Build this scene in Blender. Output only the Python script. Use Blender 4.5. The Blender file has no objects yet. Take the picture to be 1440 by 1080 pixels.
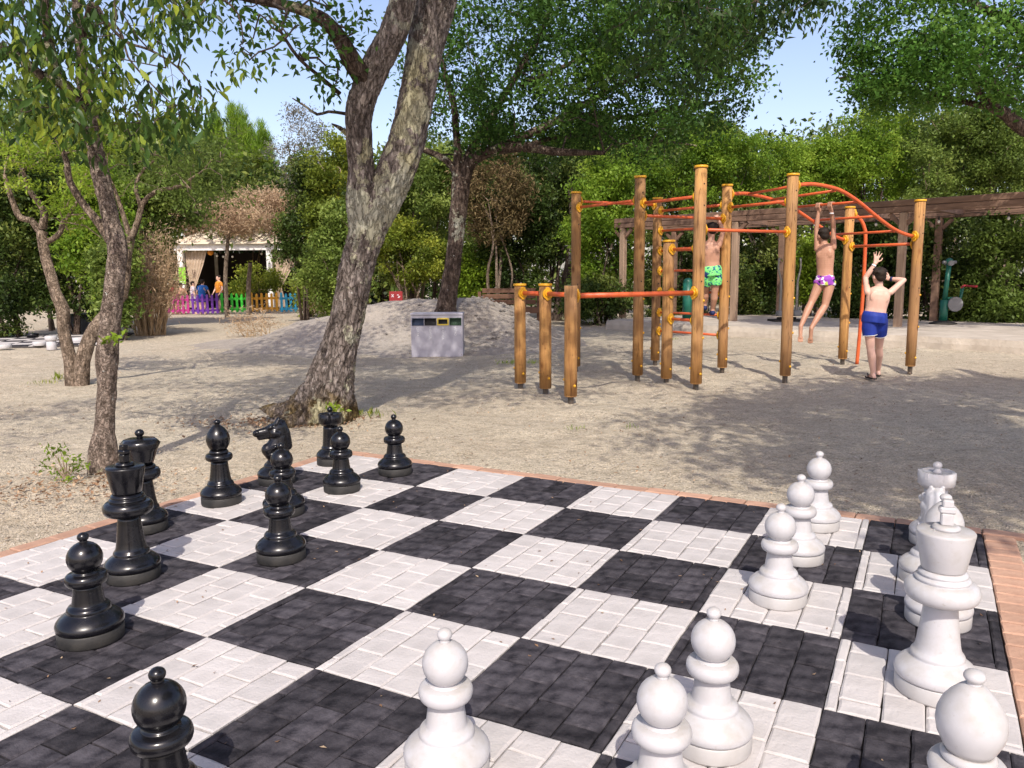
import bpy, bmesh, math, random
import numpy as np
from mathutils import Vector, Matrix, Euler
rng = np.random.default_rng(7); random.seed(7)
R_ = math.radians
S = bpy.context.scene; COL = S.collection

# ------------------------------------------------------------------ camera, sky, sun
SQ = .53                                   # side of one chessboard square (m)
FPX, PITCH, ROLL, CAMZ, YAW = 1101.2, -.13721, -.0080255, 1.35115, .48849
Fv = np.array([0, math.cos(PITCH), math.sin(PITCH)]); r0 = np.array([1., 0, 0]); u0 = np.cross(r0, Fv)
Rv = math.cos(ROLL)*r0 + math.sin(ROLL)*u0; Uv = -math.sin(ROLL)*r0 + math.cos(ROLL)*u0
CAMP = np.array([0, 0, CAMZ])
cam = bpy.data.cameras.new('camera'); camo = bpy.data.objects.new('camera', cam); COL.objects.link(camo)
cam.sensor_width = 36; cam.lens = FPX/1440*36; cam.clip_start = .05; cam.clip_end = 2000
camo.matrix_world = Matrix(((Rv[0], Uv[0], -Fv[0], 0), (Rv[1], Uv[1], -Fv[1], 0), (Rv[2], Uv[2], -Fv[2], CAMZ), (0, 0, 0, 1)))
S.camera = camo
SUN_EL = R_(47); SUN_AZ = math.pi - .03
w = bpy.data.worlds.new('World'); S.world = w; w.use_nodes = True
wn = w.node_tree.nodes; wl = w.node_tree.links
sky = wn.new('ShaderNodeTexSky'); sky.sky_type = 'NISHITA'; sky.sun_disc = False
sky.sun_elevation = SUN_EL; sky.sun_rotation = SUN_AZ; sky.air_density = 1.0; sky.dust_density = 1.8; sky.ozone_density = 2.0
tn = wn.new('ShaderNodeMix'); tn.data_type = 'RGBA'; tn.blend_type = 'MULTIPLY'; tn.inputs[0].default_value = 1; tn.inputs[7].default_value = (1.10, .94, .92, 1)
wl.new(sky.outputs[0], tn.inputs[6]); wl.new(tn.outputs[2], wn['Background'].inputs[0]); wn['Background'].inputs[1].default_value = .15
sun = bpy.data.lights.new('sun', 'SUN'); sun.energy = 2.9; sun.angle = R_(.53); sun.color = (1, .94, .85)
suno = bpy.data.objects.new('sun', sun); COL.objects.link(suno)
sd = Vector((-math.sin(SUN_AZ)*math.cos(SUN_EL), -math.cos(SUN_AZ)*math.cos(SUN_EL), -math.sin(SUN_EL)))
suno.rotation_euler = sd.to_track_quat('-Z', 'Y').to_euler(); suno.location = (0, -5, 30)
S.view_settings.view_transform = 'Standard'; S.view_settings.look = 'None'
S.view_settings.exposure = .72; S.view_settings.gamma = 1; S.view_settings.use_curve_mapping = False
S.cycles.max_bounces = 8; S.cycles.transparent_max_bounces = 8
S.cycles.sample_clamp_indirect = 6

# ------------------------------------------------------------------ survey helpers (photo pixel -> place in the world)
def ray(x, y): return Fv*FPX + Rv*(x-720) + Uv*(540-y)
def G(x, y, h=0.):
    d = ray(x, y); return CAMP + d*(h-CAMZ)/d[2]
def V(x, y, Y):
    d = ray(x, y); return CAMP + d*Y/d[1]
def on_plane(P, Q, x, y):
    P = np.array([P[0], P[1], 0]); Q = np.array([Q[0], Q[1], 0]); n = np.cross(Q-P, [0, 0, 1.])
    d = ray(x, y); return CAMP + d*(n@(P-CAMP))/(n@d)
ci, si = math.cos(YAW), math.sin(YAW)
B0 = SQ*np.array([-7.41531*ci+8.64464*si, 7.41531*si+8.64464*ci])
EI = np.array([ci, -si]); EJ = np.array([-si, -ci])
def ij(i, j): return B0 + SQ*(i*EI + j*EJ)

# ------------------------------------------------------------------ noise
def _h(i):
    i = i.astype(np.int64)
    n = (i[:, 0]*374761393 + i[:, 1]*668265263 + i[:, 2]*2147483647) & 0xffffffff
    n = ((n ^ (n >> 13))*1274126177) & 0xffffffff
    n = ((n ^ (n >> 16))*2246822519) & 0xffffffff
    return ((n ^ (n >> 15)) & 0xffffff)/16777215.
def vnoise(p):
    p = np.asarray(p, float); f = np.floor(p); t = p-f; t = t*t*(3-2*t); out = 0
    for a in (0, 1):
        for b in (0, 1):
            for c in (0, 1):
                wgt = (t[:, 0] if a else 1-t[:, 0])*(t[:, 1] if b else 1-t[:, 1])*(t[:, 2] if c else 1-t[:, 2])
                out = out + wgt*_h(f+np.array([a, b, c]))
    return out
def fbm(p, o=3):
    s = 0; a = .5
    for k in range(o):
        s = s + a*vnoise(np.asarray(p)*2**k + 17.3*k); a *= .5
    return s/(1-.5**o)

# ------------------------------------------------------------------ materials
def new_mat(name):
    m = bpy.data.materials.new(name); m.use_nodes = True
    return m, m.node_tree.nodes, m.node_tree.links, m.node_tree.nodes['Principled BSDF']
def N(ns, t, **k):
    n = ns.new(t)
    for a, b in k.items():
        if a.startswith('i_'):
            key = a[2:]; key = int(key) if key.isdigit() else key.replace('_', ' ')
            n.inputs[key].default_value = b
        else: setattr(n, a, b)
    return n
def c4(c): return (c[0], c[1], c[2], 1)
def ramp(ns, ls, src, stops):
    r = ns.new('ShaderNodeValToRGB'); e = r.color_ramp.elements
    while len(e) < len(stops): e.new(.5)
    for q, (p, c) in zip(e, stops): q.position = p; q.color = c4(c) if len(c) == 3 else c
    ls.new(src, r.inputs[0]); return r
def mixc(ns, ls, fac, a, b, mode='MIX'):
    m = ns.new('ShaderNodeMix'); m.data_type = 'RGBA'; m.blend_type = mode
    for sock, v in ((m.inputs[0], fac), (m.inputs[6], a), (m.inputs[7], b)):
        if isinstance(v, (int, float)): sock.default_value = v
        elif isinstance(v, (tuple, list)): sock.default_value = c4(v)
        else: ls.new(v, sock)
    return m.outputs[2]
def noise(ns, ls, scale, detail=4, rough=.55, stretch=None, coord='Object', kind='noise'):
    tc = ns.new('ShaderNodeTexCoord'); src = tc.outputs[coord]
    if stretch:
        mp = ns.new('ShaderNodeMapping'); mp.inputs['Scale'].default_value = stretch
        ls.new(src, mp.inputs[0]); src = mp.outputs[0]
    if kind == 'noise':
        n = ns.new('ShaderNodeTexNoise'); n.inputs['Detail'].default_value = detail; n.inputs['Roughness'].default_value = rough
    else:
        n = ns.new('ShaderNodeTexVoronoi')
    n.inputs['Scale'].default_value = scale; ls.new(src, n.inputs[0]); return n
def bump(ns, ls, b, h, strength=.4, dist=.01, prev=None):
    n = ns.new('ShaderNodeBump'); n.inputs['Strength'].default_value = strength; n.inputs['Distance'].default_value = dist
    ls.new(h, n.inputs['Height'])
    if prev: ls.new(prev, n.inputs['Normal'])
    if b: ls.new(n.outputs[0], b.inputs['Normal'])
    return n.outputs[0]
def mat(name, c, c2=None, rough=.6, scale=6, bmp=0, bscale=30, stretch=None, metal=0, spec=.5, coat=0, dist=.01, detail=5, rvar=0):
    m, ns, ls, b = new_mat(name)
    b.inputs['Roughness'].default_value = rough; b.inputs['Metallic'].default_value = metal
    b.inputs['Specular IOR Level'].default_value = spec; b.inputs['Coat Weight'].default_value = coat
    c2 = c2 or tuple(x*.78 for x in c)
    n = noise(ns, ls, scale, detail, stretch=stretch)
    r = ramp(ns, ls, n.outputs[0], [(.34, c), (.66, c2)]); col = r.outputs[0]
    if rvar:
        oi = ns.new('ShaderNodeObjectInfo'); at = N(ns, 'ShaderNodeAttribute', attribute_name='tint')
        ad = N(ns, 'ShaderNodeMath', operation='ADD'); ls.new(oi.outputs['Random'], ad.inputs[0]); ls.new(at.outputs['Fac'], ad.inputs[1])
        fr = N(ns, 'ShaderNodeMath', operation='FRACT'); ls.new(ad.outputs[0], fr.inputs[0])
        mr = N(ns, 'ShaderNodeMapRange'); mr.inputs['To Min'].default_value = 1-rvar; mr.inputs['To Max'].default_value = 1+rvar
        ls.new(fr.outputs[0], mr.inputs[0]); col = mixc(ns, ls, 1., col, mr.outputs[0], 'MULTIPLY')
    ls.new(col, b.inputs['Base Color'])
    if bmp:
        n2 = noise(ns, ls, bscale, 6, .6, stretch=stretch); bump(ns, ls, b, n2.outputs[0], bmp, dist)
    return m
def leaf_mat(name, dark, mid, light, trans=.3, rough=.5):
    m, ns, ls, b = new_mat(name)
    at = N(ns, 'ShaderNodeAttribute', attribute_name='tint')
    r = ramp(ns, ls, at.outputs['Fac'], [(0, dark), (.5, mid), (1, light)])
    ls.new(r.outputs[0], b.inputs['Base Color']); b.inputs['Roughness'].default_value = rough
    b.inputs['Specular IOR Level'].default_value = .2
    tr = ns.new('ShaderNodeBsdfTranslucent'); hs = N(ns, 'ShaderNodeHueSaturation'); hs.inputs['Value'].default_value = 1.5; hs.inputs['Hue'].default_value = .485
    ls.new(r.outputs[0], hs.inputs['Color']); ls.new(hs.outputs[0], tr.inputs[0])
    mx = ns.new('ShaderNodeMixShader'); mx.inputs[0].default_value = trans
    ls.new(b.outputs[0], mx.inputs[1]); ls.new(tr.outputs[0], mx.inputs[2]); ls.new(mx.outputs[0], ns['Material Output'].inputs[0])
    return m

def gravel_mat(name, cols, sand=False):
    m, ns, ls, b = new_mat(name); b.inputs['Roughness'].default_value = .9; b.inputs['Specular IOR Level'].default_value = .15
    big = noise(ns, ls, .35, 5, .6); base = ramp(ns, ls, big.outputs[0], [(.3, cols[0]), (.5, cols[1]), (.72, cols[2])])
    col = base.outputs[0]
    md = noise(ns, ls, 5, 6, .7); mr = ramp(ns, ls, md.outputs[0], [(.3, (.72, .7, .66)), (.55, (1, 1, 1)), (.75, (1.12, 1.08, 1))])
    col = mixc(ns, ls, .8, col, mr.outputs[0], 'MULTIPLY')
    vo = noise(ns, ls, 95 if not sand else 240, kind='vor')
    gr = ramp(ns, ls, vo.outputs['Color'], [(.05, (.5, .47, .42)), (.3, (.85, .83, .8)), (.7, (1.08, 1.05, 1)), (1, (1.45, 1.42, 1.38))])
    col = mixc(ns, ls, .66 if not sand else .35, col, gr.outputs[0], 'MULTIPLY')
    v2 = noise(ns, ls, 34, kind='vor'); g2 = ramp(ns, ls, v2.outputs['Color'], [(.1, (.74, .72, .69)), (.35, (.96, .95, .94)), (.8, (1.04, 1.03, 1.02)), (1, (1.18, 1.17, 1.15))])
    col = mixc(ns, ls, .6 if not sand else .3, col, g2.outputs[0], 'MULTIPLY')
    fn = noise(ns, ls, 42, 3, .7); fr = ramp(ns, ls, fn.outputs[0], [(.30, (.36, .33, .29)), (.43, (1, 1, 1))])
    col = mixc(ns, ls, .6, col, fr.outputs[0], 'MULTIPLY')
    ls.new(col, b.inputs['Base Color'])
    n1 = bump(ns, ls, None, vo.outputs['Distance'], .9 if not sand else .3, .012)
    sc_ = noise(ns, ls, 13, 3, .6); n2_ = bump(ns, ls, None, sc_.outputs[0], .55, .035, n1)
    bump(ns, ls, b, md.outputs[0], .8, .07, n2_)
    return m

def bark_mat(name, c, c2, lichen=0, lc=(.36, .36, .25), moss=0, stretch=(1, 1, .35), scale=14):
    m, ns, ls, b = new_mat(name); b.inputs['Roughness'].default_value = .95; b.inputs['Specular IOR Level'].default_value = .1
    n = noise(ns, ls, scale, 8, .65, stretch=stretch); r = ramp(ns, ls, n.outputs[0], [(.3, tuple(x*.45 for x in c)), (.45, c), (.68, c2)])
    col = r.outputs[0]
    at = N(ns, 'ShaderNodeAttribute', attribute_name='ridge')
    rr = ramp(ns, ls, at.outputs['Fac'], [(0, (.30, .27, .25)), (.4, (.8, .78, .76)), (.75, (1.15, 1.13, 1.1)), (1, (1.45, 1.42, 1.4))])
    col = mixc(ns, ls, .8, col, rr.outputs[0], 'MULTIPLY')
    lic = None
    if lichen:
        l = noise(ns, ls, 5.5, 9, .72); l2 = noise(ns, ls, 1.3, 2, .5)
        ad = N(ns, 'ShaderNodeMath', operation='ADD'); ls.new(l.outputs[0], ad.inputs[0]); ls.new(l2.outputs[0], ad.inputs[1])
        a2 = N(ns, 'ShaderNodeAttribute', attribute_name='up'); a3 = N(ns, 'ShaderNodeMath', operation='MULTIPLY_ADD')
        ls.new(a2.outputs['Fac'], a3.inputs[0]); a3.inputs[1].default_value = .05; hf = N(ns, 'ShaderNodeMath', operation='MULTIPLY'); ls.new(ad.outputs[0], hf.inputs[0]); hf.inputs[1].default_value = .5; ls.new(hf.outputs[0], a3.inputs[2])
        lr = ramp(ns, ls, a3.outputs[0], [(.612-lichen*.05, (0, 0, 0)), (.628-lichen*.05, (.85, .85, .85))])
        hu = noise(ns, ls, 2.2, 2); hr = ramp(ns, ls, hu.outputs[0], [(.4, (.40, .395, .315)), (.62, (.43, .40, .25))]); lic = (lr.outputs[0], hr.outputs[0])
        w2 = noise(ns, ls, 26, 2, .5); wr = ramp(ns, ls, w2.outputs[0], [(.70, (0, 0, 0)), (.74, (.8, .8, .8))])
        col = mixc(ns, ls, wr.outputs[0], col, (.5, .5, .45))
    if moss:
        a4 = N(ns, 'ShaderNodeAttribute', attribute_name='up')
        mn = noise(ns, ls, 4, 5, .6); sb = N(ns, 'ShaderNodeMath', operation='SUBTRACT'); ls.new(mn.outputs[0], sb.inputs[0]); ls.new(a4.outputs['Fac'], sb.inputs[1])
        r3 = ramp(ns, ls, sb.outputs[0], [(.30, (0, 0, 0)), (.5, (.8, .8, .8))])
        col = mixc(ns, ls, r3.outputs[0], col, (.14, .095, .03))
    ls.new(col, b.inputs['Base Color'])
    vo = noise(ns, ls, scale*1.7, kind='vor', stretch=stretch); vo.feature = 'DISTANCE_TO_EDGE'
    wn_ = noise(ns, ls, scale*1.1, 4, .6, stretch=stretch); ad_ = N(ns, 'ShaderNodeMix', data_type='VECTOR'); tc = vo.inputs[0].links[0].from_socket
    ad_.inputs[0].default_value = .12; ls.new(tc, ad_.inputs[4]); ls.new(wn_.outputs[1], ad_.inputs[5]); ls.new(ad_.outputs[1], vo.inputs[0])
    vr = ramp(ns, ls, vo.outputs['Distance'], [(0, (0, 0, 0)), (.16, (1, 1, 1))])
    vc = ramp(ns, ls, vo.outputs['Distance'], [(0, (.42, .40, .38)), (.13, (1, 1, 1))])
    col = mixc(ns, ls, .75, col, vc.outputs[0], 'MULTIPLY')
    if lic:
        ed = mixc(ns, ls, .45, lic[1], vc.outputs[0], 'MULTIPLY'); col = mixc(ns, ls, lic[0], col, ed)
    ls.new(col, b.inputs['Base Color'])
    v = noise(ns, ls, scale*2.2, 8, .65, stretch=stretch)
    n1 = bump(ns, ls, None, vr.outputs[0], .8, .02)
    bump(ns, ls, b, v.outputs[0], .8, .02, n1)
    return m

MT = {}
MT['gravel'] = gravel_mat('gravel', [(.53, .455, .35), (.57, .50, .39), (.60, .54, .43)])
MT['sand'] = gravel_mat('sand', [(.34, .30, .255), (.375, .335, .29), (.41, .37, .325)], True)
MT['pebble'] = mat('pebble', (.50, .435, .35), (.33, .285, .225), .9, 30)
MT['litter'] = leaf_mat('dry_leaf', (.14, .075, .04), (.33, .20, .115), (.50, .37, .24), .15)
MT['white_paver'] = mat('white_paver', (.54, .505, .485), (.46, .43, .412), .6, 9, .55, 40, rvar=.06, spec=.3, dist=.008)
MT['black_paver'] = mat('black_paver', (.016, .0145, .018), (.066, .060, .067), .75, 17, .8, 50, rvar=.42, spec=.15, dist=.008)
MT['joint'] = mat('joint_sand', (.09, .08, .07), (.035, .03, .027), .95, 30, .4, 90)
MT['terracotta'] = mat('terracotta', (.47, .285, .195), (.40, .23, .155), .8, 12, .4, 60, rvar=.14)
MT['white_plastic'] = mat('white_plastic', (.50, .49, .50), (.46, .45, .46), .28, 3, .06, 14, spec=.45)
MT['black_plastic'] = mat('black_plastic', (.006, .006, .008), (.010, .010, .013), .2, 5, .08, 18, spec=.5)
MT['black_base'] = mat('black_rubber_base', (.012, .012, .012), (.035, .032, .028), .6, 14, .2, 40)
MT['white_base'] = mat('white_base', (.47, .455, .445), (.40, .38, .36), .5, 9, .1, 30)
def worn_plastic(name, c, dust, rough, amt):
    m, ns, ls, b = new_mat(name); b.inputs['Specular IOR Level'].default_value = .5
    g = ns.new('ShaderNodeNewGeometry'); sx = ns.new('ShaderNodeSeparateXYZ'); ls.new(g.outputs['Normal'], sx.inputs[0])
    n1 = noise(ns, ls, 11, 6, .65); n2 = noise(ns, ls, 55, 3, .6); oi = ns.new('ShaderNodeObjectInfo')
    up = N(ns, 'ShaderNodeMath', operation='MULTIPLY_ADD'); ls.new(sx.outputs[2], up.inputs[0]); up.inputs[1].default_value = .22; ls.new(n1.outputs[0], up.inputs[2])
    r = ramp(ns, ls, up.outputs[0], [(.50, (0, 0, 0)), (.82, (amt, amt, amt))]); col = mixc(ns, ls, r.outputs[0], c, dust)
    sp = ramp(ns, ls, n2.outputs[0], [(.66, (0, 0, 0)), (.74, (amt*.7,)*3)]); col = mixc(ns, ls, sp.outputs[0], col, dust); ls.new(col, b.inputs['Base Color'])
    rr = ramp(ns, ls, n1.outputs[0], [(.3, (rough,)*3), (.75, (rough+.25,)*3)]); ls.new(rr.outputs[0], b.inputs['Roughness'])
    sc = noise(ns, ls, 90, 2, .5, stretch=(1, 1, .08)); bump(ns, ls, b, sc.outputs[0], .05, .004); return m
MT['white_plastic'] = worn_plastic('white_plastic', (.50, .49, .50), (.37, .34, .30), .24, .8)
MT['black_plastic'] = worn_plastic('black_plastic', (.004, .004, .006), (.045, .04, .035), .13, .14)
MT['twig_pale'] = mat('pale_twig', (.30, .225, .16), (.20, .145, .10), .9, 12)
MT['twig_dark'] = mat('dark_twig', (.085, .062, .048), (.05, .037, .03), .9, 12)
MT['straw'] = mat('straw_stem', (.48, .345, .20), (.33, .225, .125), .9, 9)
def post_mat():
    m, ns, ls, b = new_mat('post_wood'); b.inputs['Roughness'].default_value = .65; b.inputs['Specular IOR Level'].default_value = .25; st = (6, 6, .6)
    n = noise(ns, ls, 3.2, 7, .65, stretch=st); r = ramp(ns, ls, n.outputs[0], [(.3, (.25, .12, .042)), (.5, (.42, .215, .072)), (.7, (.50, .28, .095))])
    w_ = noise(ns, ls, 1.1, 3); wr = ramp(ns, ls, w_.outputs[0], [(.42, (0, 0, 0)), (.62, (.55, .55, .55))]); col = mixc(ns, ls, wr.outputs[0], r.outputs[0], (.27, .155, .085))
    c = noise(ns, ls, 5, 2, .4, stretch=(7, 7, .28)); cr = ramp(ns, ls, c.outputs[0], [(.485, (1, 1, 1)), (.5, (.28, .22, .18)), (.515, (1, 1, 1))]); col = mixc(ns, ls, .7, col, cr.outputs[0], 'MULTIPLY')
    k = noise(ns, ls, 5.5, kind='vor', stretch=(1, 1, .55)); kr = ramp(ns, ls, k.outputs['Distance'], [(.07, (.25, .16, .1)), (.13, (.75, .65, .6)), (.2, (1, 1, 1))]); col = mixc(ns, ls, .9, col, kr.outputs[0], 'MULTIPLY')
    oi = ns.new('ShaderNodeObjectInfo'); mr = N(ns, 'ShaderNodeMapRange'); mr.inputs['To Min'].default_value = .8; mr.inputs['To Max'].default_value = 1.15; ls.new(oi.outputs['Random'], mr.inputs[0])
    col = mixc(ns, ls, 1., col, mr.outputs[0], 'MULTIPLY'); ls.new(col, b.inputs['Base Color'])
    n1 = bump(ns, ls, None, cr.outputs[0], .6, .01); bump(ns, ls, b, n.outputs[0], .4, .01, n1); return m
MT['post_wood'] = post_mat()
MT['unused_wood'] = mat('post_wood', (.40, .19, .065), (.26, .115, .038), .6, 3.2, .35, 12, stretch=(6, 6, .7))
MT['end_grain'] = mat('end_grain', (.42, .27, .14), (.3, .18, .09), .8, 20)
MT['yellow'] = mat('yellow_plastic', (.72, .38, .015), (.62, .30, .01), .45, 8)
MT['orange'] = mat('orange_paint', (.66, .125, .03), (.55, .09, .025), .42, 10, .05, 60)
MT['steel'] = mat('dark_steel', (.10, .09, .08), (.16, .12, .09), .6, 20, metal=.6)
MT['beam_wood'] = mat('beam_wood', (.215, .128, .085), (.13, .076, .05), .8, 3, .4, 10, stretch=(1, 1, 5))
MT['lit_post_wood'] = mat('sunlit_post_wood', (.36, .25, .17), (.25, .165, .11), .8, 3, .4, 10, stretch=(6, 6, .6))
MT['concrete'] = mat('concrete', (.52, .455, .375), (.38, .325, .26), .9, 2.5, .6, 14, dist=.03)
MT['bench_wood'] = mat('bench_wood', (.16, .078, .042), (.10, .05, .028), .8, 4, .4, 12, stretch=(.6, 5, 5))
MT['bin_metal'] = mat('bin_metal', (.42, .405, .45), (.38, .365, .41), .45, 2)
MT['bin_dark'] = mat('bin_dark', (.012, .011, .012), (.01, .01, .01), .7)
MT['bin_blue'] = mat('bin_blue', (.007, .03, .085), None, .5); MT['bin_yellow'] = mat('bin_yellow', (.75, .55, .06), None, .5)
MT['bin_green'] = mat('bin_green', (.005, .05, .010), None, .5); MT['print_white'] = mat('print_white', (.85, .85, .86), None, .5)
MT['kit_green'] = mat('equipment_green', (.012, .13, .085), (.01, .10, .065), .4); MT['grey_plastic'] = mat('grey_plastic', (.22, .22, .22), None, .5)
MT['grey_metal'] = mat('grey_metal', (.26, .24, .21), None, .45, metal=.5)
MT['red'] = mat('red_paint', (.26, .012, .016), None, .5); MT['dark_box'] = mat('dark_box', (.04, .045, .055), (.025, .028, .034), .6, 5)
MT['cream'] = mat('cream_canvas', (.70, .60, .46), (.58, .48, .36), .9, 3); MT['white_wall'] = mat('white_paint', (.80, .78, .74), None, .6)
MT['curtain'] = mat('curtain', (.56, .45, .34), (.44, .34, .25), .9, 5); MT['shade_wall'] = mat('interior_shade', (.025, .018, .018), None, .9)
MT['lime'] = mat('lime_board', (.26, .62, .03), None, .5); MT['glass_bulb'] = mat('bulb_glass', (.75, .7, .6), None, .2)
MT['fen0'] = mat('magenta_paint', (.42, .02, .20), None, .5); MT['fen1'] = mat('purple_paint', (.12, .02, .27), None, .5)
MT['fen2'] = mat('green_paint', (.04, .55, .03), None, .5); MT['fen3'] = mat('orange_fence_paint', (.75, .36, .02), None, .5); MT['fen4'] = mat('blue_fence_paint', (.02, .28, .48), None, .5)
MT['skin'] = mat('skin_tan', (.50, .265, .17), (.43, .22, .14), .5, 9); MT['skin2'] = mat('skin_pale', (.70, .43, .33), (.64, .385, .29), .5, 6)
MT['hair'] = mat('brown_hair', (.026, .015, .009), (.012, .008, .005), .65, 25, .5, 60, stretch=(1, 1, .3), spec=.25)
MT['navy'] = mat('navy_cloth', (.01, .02, .10), None, .7); MT['royal'] = mat('royal_blue_cloth', (.008, .035, .30), (.006, .025, .24), .7, 8, .3, 14)
MT['rubber'] = mat('sandal_rubber', (.03, .025, .02), None, .8); MT['eye'] = mat('eye', (.03, .02, .015), None, .3)
MT['sh_blue'] = mat('blue_cotton', (.015, .14, .50), None, .8); MT['sh_white'] = mat('white_cotton', (.7, .62, .66), None, .8)
MT['sh_orange'] = mat('orange_cotton', (.72, .26, .02), None, .8); MT['sh_red'] = mat('red_cotton', (.30, .03, .03), None, .8); MT['dk_cloth'] = mat('dark_cloth', (.04, .02, .03), None, .8)
def pattern_mat(name, stops, scale, kind='noise'):
    m, ns, ls, b = new_mat(name); b.inputs['Roughness'].default_value = .7
    n = noise(ns, ls, scale, 2, .5, kind=kind); src = n.outputs[0] if kind == 'noise' else n.outputs['Color']
    r = ramp(ns, ls, src, stops); r.color_ramp.interpolation = 'CONSTANT'; ls.new(r.outputs[0], b.inputs['Base Color']); return m
MT['green_shorts'] = pattern_mat('green_pattern_cloth', [(0, (.015, .03, .14)), (.42, (.03, .30, .22)), (.47, (.20, .75, .20)), (.60, (.30, .80, .25)), (.66, (.02, .05, .16))], 22)
MT['briefs'] = pattern_mat('purple_pattern_cloth', [(0, (.02, .015, .08)), (.25, (.28, .05, .42)), (.5, (.75, .72, .8)), (.62, (.45, .1, .5)), (.8, (.5, .6, .08)), (.9, (.03, .02, .1))], 24, 'vor')
# foliage
MT['oak'] = leaf_mat('oak_leaf', (.022, .055, .010), (.055, .130, .020), (.14, .25, .04), .32)
MT['oak_light'] = leaf_mat('light_oak_leaf', (.035, .09, .014), (.085, .20, .03), (.19, .33, .06), .34)
MT['laurel'] = leaf_mat('broad_leaf', (.020, .045, .012), (.055, .11, .02), (.30, .36, .04), .35, .38)
MT['lime_leaf'] = leaf_mat('lime_green_leaf', (.08, .14, .012), (.19, .29, .025), (.33, .42, .05), .4)
MT['bright'] = leaf_mat('bright_green_leaf', (.055, .115, .012), (.165, .275, .026), (.32, .43, .06), .4)
MT['olive'] = leaf_mat('olive_leaf', (.05, .082, .016), (.150, .220, .042), (.31, .385, .09), .38)
MT['yellowish'] = leaf_mat('yellow_green_leaf', (.07, .105, .014), (.20, .255, .032), (.41, .42, .06), .38)
MT['greyleaf'] = leaf_mat('grey_green_leaf', (.09, .09, .075), (.19, .185, .145), (.30, .28, .22), .25)
MT['dark'] = leaf_mat('dark_evergreen_leaf', (.016, .032, .008), (.060, .100, .020), (.20, .235, .05), .28)
MT['pine'] = leaf_mat('pine_needle', (.07, .13, .012), (.17, .29, .025), (.32, .44, .05), .3)
MT['dry'] = leaf_mat('dry_twig_leaf', (.22, .145, .085), (.42, .30, .185), (.58, .45, .29), .2, .8)
MT['brown'] = leaf_mat('brown_leaf', (.075, .065, .025), (.155, .115, .05), (.25, .185, .095), .25, .8)
MT['bark_big'] = bark_mat('lichen_bark', (.15, .125, .112), (.27, .235, .215), 1.0, moss=1)
MT['bark_dark'] = bark_mat('dark_bark', (.085, .062, .050), (.16, .122, .10), .45)
MT['bark_pale'] = bark_mat('pale_bark', (.235, .18, .135), (.35, .28, .22), 0, stretch=(1, 1, .5), scale=20)
MT['bark_knob'] = bark_mat('knobbly_bark', (.21, .165, .135), (.34, .28, .235), .4, stretch=(1, 1, .8), scale=22)

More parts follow.
